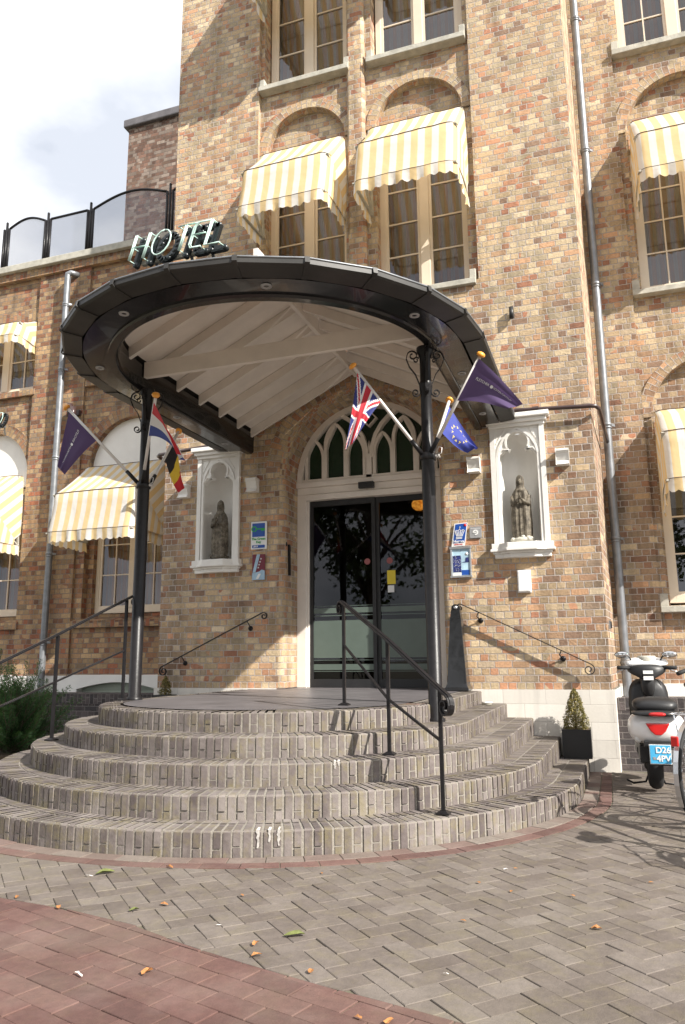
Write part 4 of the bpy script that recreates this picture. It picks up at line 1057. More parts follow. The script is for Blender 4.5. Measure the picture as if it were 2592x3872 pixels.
# zinc downpipes
def downpipe(x,y,z0,z1,label,joints,head=None):
    t=thing('downpipe',label,'pipe','zinc downpipes'); mb=MB(); mb.lathe([(.05,z0),(.05,z1)],x,y,20)
    if head: mb.tube([(x,y,z1-.03),(x,y,z1+.02),(x+.05,y+.01,z1+.04),(x+.12,y+.12,z1+.04)],.05,14)
    mb.build('pipe','zinc',t)
    for z in joints:
        mb=MB(); mb.lathe([(.05,z-.035),(.058,z-.033),(.058,z-.018),(.052,z-.015),(.052,z-.005),(.059,z),(.059,z+.03),(.05,z+.035)],x,y,20); mb.bar((x+.055,y,z+.01),(x+.09,y+.04,z+.01),.012,.03); mb.build('pipe_clip','zinc',t)
    base(t,(x,y,z0))
downpipe(.17,.96,.56,12.3,'zinc downpipe between the tower and the right wing',[.92,2.36,3.75,5.6,7.5,9.5,11.2])
downpipe(-8.02,WY-.10,.56,7.28,'zinc downpipe on the brick pier of the left wing',[1.28,2.62,4.15,5.62,6.75],True)
# ================================================================ NICHES, STATUES, CONSOLES
def quarter(x,cx0,s): return x
for s_,lab in ((1,'white gothic wall niche right of the doorway'),(-1,'white gothic wall niche left of the doorway')):
    cx=CX+s_*NX; t=thing('wall_niche',lab,'niche','white statue niches')
    mb=MB(); o=rect(cx-.30,cx+.30,2.20,3.60)
    # trefoil-headed opening
    zt=3.30; op=[(cx-.205,2.235),(cx+.205,2.235)]+[(cx+.205,3.22)]
    op+=[(cx+.205*math.cos(a)-.0,3.22+.10*math.sin(a)) for a in (.35,.8,1.2)]+[(cx+.10,3.285)]
    op+=arcpts(cx,3.385,.118,-.55,PI+.55,14)+[(cx-.10,3.285)]+[(cx-.205*math.cos(a),3.22+.10*math.sin(a)) for a in (1.2,.8,.35)]+[(cx-.205,3.22)]
    mb.plate(o,[op],-.02); mb.reveal(op,-.02,.06)
    mb.reveal(o,-.02,.02)
    mb.build('surround','white_paint',t)
    mb=MB()   # raised mouldings: outer frame, pointed ogee, trefoil bead
    for a,b in ((cx-.30,cx-.245),(cx+.245,cx+.30)): mb.box(a,b,-.045,-.0205,2.22,3.56)
    strip2([(cx-.225,2.235),(cx-.225,3.24)],.03,-.036,-.02); strip2([(cx+.225,2.235),(cx+.225,3.24)],.03,-.036,-.02)
    strip2([(cx-.225,3.24),(cx-.20,3.34),(cx-.15,3.43),(cx-.08,3.50),(cx,3.545),(cx+.08,3.50),(cx+.15,3.43),(cx+.20,3.34),(cx+.225,3.24)],.026,-.038,-.02)
    strip2(arcpts(cx,3.385,.128,-.5,PI+.5,16),.022,-.034,-.02)
    for k in (-1,1): strip2([(cx+k*.215,3.25),(cx+k*.17,3.31),(cx+k*.115,3.31)],.018,-.034,-.02); strip2([(cx+k*.235,3.545),(cx+k*.13,3.545),(cx+k*.235,3.38)],.012,-.03,-.02)
    mb.build('moulding','white_paint',t)
    mb=MB(); mb.smooth=True   # curved recess shell
    nn=14
    for i in range(nn):
        a,b=PI*i/nn,PI*(i+1)/nn; P=lambda t_,z:(cx-.215*math.cos(t_),.03+.21*math.sin(t_),z)
        mb.face([P(a,2.2),P(b,2.2),P(b,3.25),P(a,3.25)])
        for k in range(5):
            f0,f1=k/5*PI/2,(k+1)/5*PI/2
            Q=lambda t_,f:(cx-.215*math.cos(t_)*math.cos(f),.03+.21*math.sin(t_)*math.cos(f),3.25+.27*math.sin(f))
            mb.face([Q(a,f0),Q(b,f0),Q(b,f1),Q(a,f1)])
    mb.build('recess','white_paint',t)
    mb=MB(); 
    for (e,y,z0,z1) in ((.31,-.06,3.56,3.60),(.335,-.09,3.60,3.645),(.365,-.125,3.645,3.70),(.34,-.09,3.70,3.72)): mb.box(cx-e,cx+e,y,.02,z0,z1)
    mb.build('cornice','white_paint',t,bevel=.008)
    mb=MB()
    for (e,c_,y,z0,z1) in ((.30,.13,-.10,2.075,2.12),(.315,.14,-.12,2.12,2.145),(.345,.16,-.165,2.145,2.175),(.33,.15,-.15,2.175,2.235)):
        pl=[(cx-e,.0),(cx-e,y*.55),(cx-e+.09,y*.55),(cx-c_,y),(cx+c_,y),(cx+e-.09,y*.55),(cx+e,y*.55),(cx+e,.0)]
        mb.face([(a,b,z1) for a,b in pl]); mb.face([(a,b,z0) for a,b in pl][::-1])
        for (a,b),(c2,d) in zip(pl[:-1],pl[1:]): mb.face([(a,b,z0),(c2,d,z0),(c2,d,z1),(a,b,z1)])
    mb.box(cx-.21,cx+.21,0,.235,2.19,2.236); mb.build('ledge','white_paint',t,bevel=.005)
    base(t,(cx,0,2.2))
    # praying figure
    lab2='sunlit weathered stone statue of a praying robed figure in the right niche' if s_>0 else 'shaded weathered stone statue of a praying robed figure in the left niche'
    st=thing('statue',lab2,'statue','praying statues'); oy=.045; z0=2.30
    mb=MB(); mb.smooth=True; NA=56; rowsv=[]
    H=.62
    prof=[(0,.100,.070),(.06,.108,.078),(.15,.112,.078),(.28,.110,.074),(.40,.108,.068),(.48,.098,.062),(.53,.078,.055),(.56,.052,.050),(.585,.044,.047),(.62,.046,.050),(.66,.044,.050),(.695,.034,.042),(.715,.016,.022),(.722,.0005,.0005)]
    def rad(h):
        for (a,b) in zip(prof[:-1],prof[1:]):
            if a[0]<=h<=b[0]:
                t_=(h-a[0])/(b[0]-a[0]); t_=t_*t_*(3-2*t_) if h<.5 else t_; return a[1]+(b[1]-a[1])*t_,a[2]+(b[2]-a[2])*t_
        return prof[-1][1:]
    NH=64
    for i in range(NH+1):
        h=.722*i/NH; rx,ry=rad(h); ring=[]
        for j in range(NA):
            a=2*PI*j/NA; fa=math.atan2(math.cos(a),-math.sin(a))   # 0 at the front (-Y)
            k=1+ (.045*math.sin(7*a+h*4)+.03*math.sin(13*a-h*7))*max(0,1-h/.5)
            if h<.53 and abs(fa)<.42: # open cloak shows the inner robe
                k*=.80+.03*math.sin(a*40)
            elif h<.53 and abs(fa)<.60: k*=1.07
            if h>=.55 and abs(fa)<.75: k*=.70+.1*(abs(fa)/.75)
            x,y=rx*math.cos(a)*k,ry*math.sin(a)*k
            if h<.06: y-= (0.01)*(1-h/.06)*(1 if math.sin(a)<0 else 0)
            ring.append((cx+x,oy+y,z0+h))
        rowsv.append(ring)
    for A,B in zip(rowsv[:-1],rowsv[1:]):
        for j in range(NA): mb.face([A[j],A[(j+1)%NA],B[(j+1)%NA],B[j]])
    mb.sphere((cx,oy-.022,z0+.632),.030,14,(.88,.9,1.28)); mb.sphere((cx,oy-.051,z0+.628),.0065,8,(.8,1,1.8))
    for k in (-1,1):
        mb.sphere((cx+k*.011,oy-.047,z0+.640),.004,6)
        mb.tube([(cx+k*.085,oy-.015,z0+.47),(cx+k*.082,oy-.052,z0+.37),(cx+k*.040,oy-.082,z0+.40),(cx+k*.012,oy-.095,z0+.43)],.02,8,rr=[.028,.028,.020,.012])
        for f in range(4): mb.tube([(cx+k*.006,oy-.092-.004*f,z0+.425),(cx+k*.005,oy-.104-.0035*f,z0+.455+.004*(1.5-abs(f-1.5))),(cx+k*.002,oy-.106-.003*f,z0+.480+.004*(1.5-abs(f-1.5)))],.0052,6,rr=[.006,.0052,.003])
        mb.tube([(cx+k*.010,oy-.088,z0+.43),(cx+k*.009,oy-.088,z0+.462)],.0045,6)
    mb.sphere((cx,oy-.046,z0+.611),.006,8,(1.4,.6,.5))
    mb.build('figure','statue_stone',st)
    mb=MB(); mb.smooth=True
    mb.sphere((cx,oy,z0-.022),.1,20,(1.22,.95,.42))
    for q in range(9): mb.sphere((cx+R.uniform(-.10,.10),oy-.055+R.uniform(-.02,.02),z0-.015+R.uniform(-.015,.02)),R.uniform(.022,.036),8,(1,.8,.8))
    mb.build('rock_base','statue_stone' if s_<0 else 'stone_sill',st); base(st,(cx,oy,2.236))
for x,lab in ((CX+NX+.48,'white plaster console right of the right niche'),(CX+NX-.49,'white plaster console between the column and the right niche'),(CX-NX+.49,'white plaster console above the blue key plaque'),(CX-NX-.49,'white plaster console left of the left niche')):
    t=thing('console',lab,'console','white plaster consoles'); mb=MB()
    pr=[(.0,3.24),(-.115,3.24),(-.115,3.205),(-.10,3.195),(-.085,3.15),(-.07,3.11),(-.085,3.085),(-.10,3.065),(0,3.065)]
    for a,b in zip(pr[:-1],pr[1:]): mb.face([(x-.07,a[0],a[1]),(x+.07,a[0],a[1]),(x+.07,b[0],b[1]),(x-.07,b[0],b[1])][::-1])
    for e,fl in ((-.07,1),(.07,0)):
        q=[(x+e,p[0],p[1]) for p in pr]; mb.face(q if fl else q[::-1])
    mb.build('console_block','white_paint',t,bevel=.006); mb=MB(); mb.box(x-.074,x+.074,-.12,0,3.215,3.228); mb.build('console_band','white_paint',t); base(t,(x,0,3.065))
# ================================================================ text helper
def text(s,size,loc,mat,par=None,name='lettering',ext=.002,rot=(PI/2,0,0),shear=0,align='CENTER',bold=0,sx=1):
    cu=bpy.data.curves.new('t','FONT'); cu.body=s; cu.size=size; cu.extrude=ext; cu.align_x=align; cu.align_y='CENTER'; cu.shear=shear; cu.offset=bold
    o=bpy.data.objects.new('t',cu); C.objects.link(o); bpy.context.view_layer.update()
    me=bpy.data.meshes.new_from_object(o.evaluated_get(bpy.context.evaluated_depsgraph_get())); bpy.data.objects.remove(o)
    from mathutils import Euler
    mat4=Matrix.Translation(loc)@Euler(rot).to_matrix().to_4x4()@Matrix.Diagonal((sx,1,1,1)); me.transform(mat4); me.name=name; me.materials.clear(); me.materials.append(M[mat])
    ob=bpy.data.objects.new(name,me); C.objects.link(ob)
    if par: ob.parent=par
    return ob
def panel(name,poly,y,th,mat,par):
    mb=MB(); mb.ext(poly,y-th,y); return mb.build(name,mat,par)
def rr(x0,x1,z0,z1,r=.01,n=4):
    return arcpts(x0+r,z0+r,r,PI,1.5*PI,n)+arcpts(x1-r,z0+r,r,1.5*PI,2*PI,n)+arcpts(x1-r,z1-r,r,0,PI/2,n)+arcpts(x0+r,z1-r,r,PI/2,PI,n)
# green key plaque
t=thing('wall_plaque','white and blue plaque with a green key picture left of the door','plaque')
x0,x1,z0,z1=-4.10,-3.885,2.345,2.69; panel('plate',rr(x0,x1,z0,z1),-.012,.008,'sign_white',t); panel('blue_field',rr(x0+.018,x1-.025,z0+.155,z1-.02,.006),-.021,.002,'sign_blue',t)
panel('blue_field',rr(x0+.02,x1-.025,z0+.015,z0+.052,.008),-.021,.002,'sign_blue',t)
mb=MB(); strip2(arcpts(x0+.045,z0+.253,.030,PI*1.45,-PI*.45,18),.015,-.0265,-.0235); mb.ext([(x0+.074,z0+.260),(x1-.027,z0+.260),(x1-.027,z0+.222),(x1-.036,z0+.235),(x1-.044,z0+.222),(x1-.052,z0+.236),(x1-.06,z0+.226),(x1-.075,z0+.226),(x1-.075,z0+.245),(x0+.074,z0+.245)],-.0262,-.0235); mb.build('key_emblem','sign_green',t)
text('The Green',.042,(x0+.105,-.0225,z0+.128),'sign_green',t,bold=.0008); text('Key',.042,(x0+.105,-.0225,z0+.088),'sign_green',t,bold=.0008)
text('2013',.030,(x0+.065,-.0235,z0+.033),'sign_white',t,bold=.001,shear=.2); base(t,(x0+.1,0,z0))
# maroon plaque
t=thing('wall_plaque','maroon and pale blue plaque with four white stars below the key plaque','plaque')
x0,x1,z0,z1=-4.075,-3.905,1.965,2.28; panel('plate',rect(x0,x1,z0,z1),-.014,.008,'sign_maroon',t); panel('pale_band',[(x0,z0),(x1,z0),(x1,z0+.11),(x1-.04,z0+.125),(x1-.08,z0+.10),(x0,z0+.085)],-.0225,.002,'sign_lightblue',t)
panel('pale_band',[(x0+.005,z0+.09),(x0+.045,z0+.095),(x0+.105,z1),(x0+.062,z1)],-.0226,.003,'sign_lightblue',t)
mb=MB()
for k in range(4):
    cx_,cz_=x0+.082+.012*k,z0+.150+.036*k; mb.ext([(cx_+(.013 if i%2==0 else .0055)*math.sin(PI*i/5),cz_+(.013 if i%2==0 else .0055)*math.cos(PI*i/5)) for i in range(10)],-.0275,-.0225)
mb.build('star_emblem','sign_white',t); panel('pale_band',[(x0+.05,z0+.01),(x0+.085,z0+.01),(x0+.12,z0+.075),(x0+.085,z0+.075)],-.0255,.002,'sign_white',t); base(t,(x0,0,z0))
# horeca sign (leaning parallelogram)
t=thing('wall_sign','slanted blue sign with a white crown right of the door','sign')
def sk(u,v): return (-1.595+.085*0+u*.15+v*.042,2.238+v*.262+u*.006)
quad=lambda a,b,c_,d:[sk(a,c_),sk(b,c_),sk(b,d),sk(a,d)]
panel('plate',quad(0,1,0,1),-.012,.010,'sign_white',t); panel('blue_field',quad(.09,.95,.14,.965),-.0225,.002,'sign_blue',t)
mb=MB()
for u0_,u1_ in ((.14,.32),(.26,.40),(.42,.48),(.56,.56),(.70,.64),(.84,.72)):
    strip2([sk(u1_,.42),sk((u0_+u1_)/2-.01,.55),sk(u0_,.66)],.007,-.0285,-.0245)
strip2([sk(.14,.66),sk(.24,.70),sk(.30,.67)],.007,-.0285,-.0245); strip2([sk(.30,.66),sk(.46,.72),sk(.60,.66)],.007,-.0285,-.0245); strip2([sk(.62,.67),sk(.72,.70),sk(.84,.66)],.007,-.0285,-.0245)
strip2([sk(.26,.375),sk(.74,.375)],.007,-.0285,-.0245); strip2([sk(.26,.325),sk(.74,.325)],.007,-.0285,-.0245)
a_=sk(.46,.80); mb.lathe([(.0,-.0285),(.006,-.0285),(.006,-.0245)],a_[0],0,10,'y',a_[1]); strip2([sk(.46,.74),sk(.46,.86)],.004,-.0285,-.0245); mb.build('crown_emblem','sign_white',t)
a_=sk(.84,.89); mb=MB(); mb.lathe([(.0,-.0275),(.016,-.0275),(.016,-.0245)],a_[0],0,14,'y',a_[1]); mb.build('red_dot','sign_red',t)
a_=sk(.51,.205); text('Horeca',.040,(a_[0],-.0255,a_[1]),'sign_white',t,bold=.0012); a_=sk(.5,.07); text('NEDERLAND',.017,(a_[0],-.0232,a_[1]),'sign_red',t); base(t,(-1.52,0,2.24))
# e plate
t=thing('wall_sign','small square grey sign with a white letter e','sign')
x0,x1,z0,z1=-1.385,-1.252,2.325,2.455; panel('plate',rr(x0,x1,z0,z1,.012),-.006,.012,'sign_grey',t); mb=MB(); cx_,cz_=(x0+x1)/2,(z0+z1)/2-.003
strip2(arcpts(cx_,cz_,.024,PI*1.08,-PI*.62,20)+[] ,.014,-.0215,-.0185); strip2([(cx_-.022,cz_-.004),(cx_+.02,cz_+.004)],.011,-.0215,-.0185); mb.build('letter_emblem','sign_white',t); panel('white_line',rect(x0+.012,x1-.012,z1-.026,z1-.022),-.0185,.001,'sign_white',t); base(t,(x0,0,z0))
# poster frame
t=thing('poster_frame','silver framed blue poster hanging below the crown sign','poster')
x0,x1,z0,z1=-1.612,-1.378,1.885,2.235; panel('poster',rect(x0+.02,x1-.018,z0+.02,z1-.02),-.014,.004,'poster_sky',t)
mb=MB(); mb.box(x0,x0+.022,-.03,-.008,z0+.02,z1-.02); mb.box(x1-.018,x1,-.03,-.008,z0+.02,z1-.02); mb.box(x0-.006,x1+.006,-.035,-.006,z1-.028,z1); mb.box(x0-.006,x1+.006,-.035,-.006,z0,z0+.024); mb.build('frame','silver',t,bevel=.005)
panel('picture',rect(x0+.026,x0+.118,z0+.062,z1-.10),-.019,.0015,'poster_dark',t); panel('picture',rect(x0+.026,x0+.118,z0+.026,z0+.06),-.019,.0015,'sign_white',t)
panel('picture',[(x0+.122,z0+.17),(x0+.165,z0+.18),(x0+.17,z0+.225),(x1-.03,z0+.225),(x1-.024,z0+.17)],-.019,.0015,'poster_dark',t); panel('picture',rect(x0+.122,x1-.024,z0+.03,z0+.085),-.019,.0015,'sign_blue',t)
mb=MB(); mb.lathe([(0,-.0215),(.016,-.0215),(.016,-.019)],x1-.05,0,14,'y',z0+.265); mb.build('moon','sign_white',t); mb=MB()
for q in range(40): 
    a,b=x0+R.uniform(.03,.114),z0+R.uniform(.066,.245); mb.box(a,a+.005,-.0222,-.021,b,b+.005)
mb.build('picture_dots','sign_white',t); text('7',.03,(x0+.115,-.0195,z1-.048),'poster_dark',t,shear=.3); base(t,(x0,0,z0))
t=thing('wall_box','plain white rectangular box on the bricks below the right niche','box'); mb=MB(); mb.box(-.882,-.748,-.055,0,1.70,1.935); mb.build('cover','sign_white',t,bevel=.012); mb=MB(); mb.box(-.888,-.742,-.012,0,1.694,1.941); mb.build('back_plate','sign_white',t); base(t,(-.815,0,1.7))
t=thing('wall_light','small black cylinder lamp on the tower above the canopy','lamp'); mb=MB(); mb.lathe([(0,4.86),(.026,4.862),(.026,5.0),(0,5.002)],-.79,-.05,14); mb.build('tube','plastic_black',t); mb=MB(); mb.box(-.81,-.77,-.03,0,4.90,4.95); mb.build('bracket','plastic_black',t); base(t,(-.79,0,4.9))
t=thing('wall_light','dark twin cylinder lamp beside the left zinc pipe','lamp'); mb=MB(); mb.lathe([(0,4.80),(.045,4.802),(.045,5.02),(0,5.022)],-7.80,WY-.11,14); mb.lathe([(0,4.74),(.045,4.742),(.045,4.94),(0,4.942)],-7.70,WY-.16,14); mb.build('tube','brown_pipe',t); mb=MB(); mb.box(-7.84,-7.66,WY-.06,WY,4.84,4.92); mb.build('bracket','brown_pipe',t); base(t,(-7.75,WY,4.8))
t=thing('door_hook','black round-topped iron plate on the left door reveal','iron plate'); mb=MB(); mb.lathe([(0,.055),(.045,.055),(.045,.075)],CX-DR-.035,0,14,'y',2.40); mb.build('rose','black_iron',t); mb=MB(); mb.bar((CX-DR+.0,.12,2.40),(CX-DR+.0,.14,2.02),.035,.05,(1,0,0)); mb.build('plate','black_iron',t); base(t,(CX-DR,.1,2.0))
t=thing('meter_hatch','tiny black vent opening on the tower right corner','vent'); mb=MB(); mb.box(.026,.05,.1,.14,1.30,1.37); mb.build('flap','plastic_black',t); mb=MB(); mb.box(.02,.036,.09,.15,1.29,1.38); mb.build('surround','zinc',t); base(t,(.03,.1,1.3))
# ================================================================ HOTEL SIGN (neon letters on the canopy) and the IO sign
SH=.32
def letter(par,name,x0,z0,w_,h,strokes,y,thick=.043):
    Pt=lambda p:(x0+p[0]*w_+p[1]*h*SH,z0+p[1]*h)
    mb=MB()
    for i,st_ in enumerate(strokes):
        pts=[Pt(p) for p in st_]; yy=y+.0012*i
        strip2(pts,thick,yy,yy+.035) if False else None
        n=len(pts)
        for a,b in zip(pts[:-1],pts[1:]): mb.bar((a[0],yy,a[1]),(b[0],yy,b[1]),.035,thick,(0,0,1) if abs(b[0]-a[0])>abs(b[1]-a[1]) else (1,0,0))
        for a in pts: mb.lathe([(0,yy-.0176),(thick/2,yy-.0176),(thick/2,yy+.0176),(0,yy+.0176)],a[0],0,10,'y',a[1])
    o=mb.build(name,'neon_back',par)
    mb=MB()
    for st_ in strokes:
        for dx in (-.007,.007):
            pts=[Pt(p) for p in st_]; n=len(pts)
            if len(st_)>6 and dx>0: continue
            mb.tube([(a[0]+dx-.022,y-.060,a[1]+.016) for a in pts],.0058,7)
        a=Pt(st_[0]); mb.tube([(a[0]-.022,y-.060,a[1]+.016),(a[0]-.005,y-.02,a[1]+.008)],.004,6)
        a=Pt(st_[-1]); mb.tube([(a[0]-.022,y-.060,a[1]+.016),(a[0]-.005,y-.02,a[1]+.008)],.004,6)
    mb.build('neon_tube','neon_tube',o)
OO=[(.5+.5*math.cos(PI*2*i/16+PI/2),.5+.5*math.sin(PI*2*i/16+PI/2)) for i in range(17)]
t=thing('neon_sign','neon letters reading HOTEL standing on the front edge of the round canopy','sign')
yy=-4.08; zz=3.845; hh=.185
letter(t,'letter',-3.075,zz,.115,hh,[[(0,0),(0,1)],[(1,0),(1,1)],[(0,.5),(1,.5)]],yy)
letter(t,'letter',-2.905,zz+.0,.145,hh,[OO],yy)
letter(t,'letter',-2.725,zz+.0,.13,hh,[[(0,1),(1.1,1)],[(.5,1),(.5,0)]],yy)
letter(t,'letter',-2.585,zz+.0,.09,hh,[[(1.3,1),(.25,1),(0,.85),(0,.15),(.2,0),(1,0)],[(0,.52),(1.1,.52)]],yy)
letter(t,'letter',-2.455,zz,.095,hh,[[(0,1),(0,0),(1.15,0)]],yy)
mb=MB(); mb.bar((-3.05,yy+.04,zz+.03),(-2.36,yy+.04,zz+.03),.03,.03)
mb.build('rail','stone_sill',t)
for x in (-2.93,-2.64,-2.47): mb=MB(); mb.bar((x,yy+.04,zz+.02),(x+.01,yy+.10,3.70),.025,.008); mb.build('stay','zinc',t)
base(t,(-2.7,yy,3.72))
t=thing('neon_sign','neon letters IO cut by the left edge, above the white arched panel','sign')
letter(t,'letter',-9.30,4.80,.03,.20,[[(0,0),(0,1)]],1.0); letter(t,'letter',-9.215,4.80,.12,.20,[OO],1.0)
mb=MB(); mb.bar((-9.25,1.03,4.80),(-9.10,1.03,4.80),.03,.03); mb.bar((-9.12,1.03,4.80),(-9.16,1.1,4.69),.02,.02); mb.build('stay','zinc',t); base(t,(-9.2,1.1,4.8))
# ================================================================ FLAGS
def uk(u,v):
    Bl,W_,Rd=(.03,.04,.20),(.80,.78,.78),(.55,.03,.05)
    x,y=u*2-1,(v*2-1)*.5; ax=abs(x); ay=abs(y)
    if ay<.10 or ax<.10: return Rd
    if ay<.167 or ax<.167: return W_
    d=abs(ay-ax*.5)/1.118
    s_=1 if x*y>0 else -1
    if d<.035: return Rd
    if d<.10: return W_
    return Bl
def eu(u,v):
    x,y=(u-.5)*1.5,v-.5
    for k in range(12):
        a=PI*k/6; dx,dy=x-.33*math.cos(a),y-.33*math.sin(a); r_=math.hypot(dx,dy)
        if r_<.055*(.62+.38*math.cos(5*math.atan2(dx,dy))): return (.78,.62,.18)
    return (.05,.07,.36)
nlf=lambda u,v:(.55,.03,.04) if v<.333 else ((.75,.72,.70) if v<.667 else (.04,.06,.25))
bef=lambda u,v:(.02,.018,.02) if u<.40 else ((.72,.50,.05) if u<.70 else (.55,.03,.04))
def purp(u,v): return (.095,.06,.15)
def flag(label,clamp,tip,t0,t1,ft,fb,fn,sag,fold,seed,emb=None,nu=60,nv=40,amp=.022):
    t=thing('flag',label,'flag','flags on the canopy columns'); cl,tp=Vector(clamp),Vector(tip)
    mb=MB(); mb.tube([cl+(tp-cl)*.06,tp],.0145,10); mb.build('pole','pole_white',t)
    mb=MB(); mb.tube([cl-(tp-cl)*.01,cl+(tp-cl)*.16],.019,10); mb.build('socket','black_iron',t)
    mb=MB(); e=(tp-cl).normalized(); mb.smooth=True; prof=[(0,-.014),(.030,-.012),(.037,0),(.030,.016),(.012,.024),(0,.025)]
    a_=e.orthogonal().normalized(); b_=e.cross(a_)
    for (r1,z1),(r2,z2) in zip(prof[:-1],prof[1:]):
        for k in range(16):
            q=[tp+e*z+ (a_*math.cos(2*PI*kk/16)+b_*math.sin(2*PI*kk/16))*max(r,1e-4) for r,z,kk in ((r1,z1,k),(r1,z1,k+1),(r2,z2,k+1),(r2,z2,k))]
            mb.face([tuple(v) for v in q])
    mb.build('finial','orange_knob',t)
    H0,H1=cl+(tp-cl)*t0+Vector((0,-.016,-.01)),cl+(tp-cl)*t1+Vector((0,-.016,-.01)); FT,FB=Vector(ft),Vector(fb)
    nrm=(FT-H0).cross(H1-H0).normalized()
    if nrm.y>0: nrm=-nrm
    def S(u,v):
        top=H0.lerp(FT,u)+Vector((0,0,-1))*sag[0]*math.sin(PI*u); bot=H1.lerp(FB,u)+Vector((0,0,-1))*sag[1]*math.sin(PI*u)
        p=top.lerp(bot,v)
        w_=amp*u**.7*(math.sin(fold*2*PI*v+seed+u*2)+.35*math.sin(2*fold*2*PI*v+seed*2.1-u*3))
        return p+nrm*w_
    mb=MB(); mb.smooth=True
    for i in range(nu):
        for j in range(nv):
            q=[];cc=[]
            for a,b in ((i,j),(i,j+1),(i+1,j+1),(i+1,j)): q.append(tuple(S(a/nu,b/nv))); 
            c_=fn((i+.5)/nu,(j+.5)/nv); mb.face(q,None,[c_]*4)
    mb.build('cloth','flag_cloth',t)
    if emb:
        word=emb; obs=text(word[0],word[1],(0,0,0),'sign_white',None,'lettering',.0,(0,0,0),0,'CENTER',0)
        me=obs.data; W_=word[2]
        for v in me.vertices:
            u_=word[3]+v.co.x/W_; vv=word[4]-v.co.y/word[5]; p=S(min(max(u_,0),1),min(max(vv,0),1))+nrm*.004; v.co=p
        obs.parent=t
        mb=MB(); 
        for k in range(14):
            a0,a1=2*PI*k/14,2*PI*(k+1)/14; q=[]
            for rr_,a in ((0,a0),(.045,a0),(.045,a1)):
                q.append(tuple(S(word[6]+rr_*math.cos(a)*.62,word[4]+rr_*1.25*math.sin(a))+nrm*.005))
            mb.face(q)
        mb.build('emblem','sign_white',t)
    base(t,cl); return t
cR=(CX+1.385,-2.45,2.66); cL=(CX-1.385,-2.40,2.66)
off=lambda c,dx,dy:(c[0]+dx,c[1]+dy,c[2])
flag('red white and blue crossed flag on the right column, lit against the fanlight',off(cR,-.04,-.04),(-1.80,-2.9,3.335),.93,.60,(-1.865,-2.92,2.635),(-1.775,-2.93,2.705),uk,(.0,-.01),1.4,1.0)
flag('outermost purple flag with white lettering, beside the right niche',off(cR,.03,-.04),(-.79,-2.75,3.345),.97,.55,(-.487,-2.76,2.90),(-.60,-2.78,2.865),purp,(-.02,-.02),1.0,.5,('FLETCHER    HOTELGROUP',.075,1.25,.50,.40,.75,.46))
flag('blue flag with a ring of yellow stars behind the right column',off(cR,.02,.05),(-1.20,-1.95,3.285),.93,.45,(-.955,-1.95,2.82),(-1.045,-1.96,2.79),eu,(.02,.02),1.2,2.2)
flag('purple flag hanging leftmost on the left column',off(cL,-.04,-.03),(-4.73,-2.75,3.385),.95,.57,(-4.772,-2.78,2.805),(-4.70,-2.76,2.725),purp,(.0,-.02),1.1,1.8,('FLETCHER    HOTELGROUP',.075,1.25,.50,.45,.75,.46))
flag('red white and blue striped flag in front of the left column',off(cL,.02,-.05),(-3.58,-3.0,3.28),.93,.56,(-3.33,-3.02,2.72),(-3.255,-3.02,2.65),nlf,(-.03,-.07),1.2,.3)
flag('black yellow and red flag behind the left column, its red end hanging lowest',off(cL,.04,.05),(-4.02,-1.9,3.32),.88,.50,(-3.93,-1.9,2.73),(-3.975,-1.91,2.67),bef,(-.02,.03),1.0,2.9)
for c_,lab in ((cR,'black flag pole ring clamped on the right canopy column'),(cL,'black flag pole ring clamped on the left canopy column')):
    t=thing('pole_clamp',lab,'clamp','flag clamps'); mb=MB(); mb.lathe([(.062,2.61),(.068,2.615),(.068,2.665),(.062,2.67)],c_[0],c_[1],20); mb.build('ring','black_iron',t)
    mb=MB(); mb.lathe([(.014,c_[0]+.06),(.014,c_[0]+.10)],0,c_[1],8,'x',2.64); mb.tube([(c_[0]+.075,c_[1]-.02,2.66),(c_[0]+.10,c_[1]-.03,2.71),(c_[0]+.125,c_[1]-.03,2.70),(c_[0]+.12,c_[1]-.03,2.655),(c_[0]+.08,c_[1]-.02,2.65)],.004,5); mb.build('cleat','pole_white',t); base(t,(c_[0],c_[1],2.61))
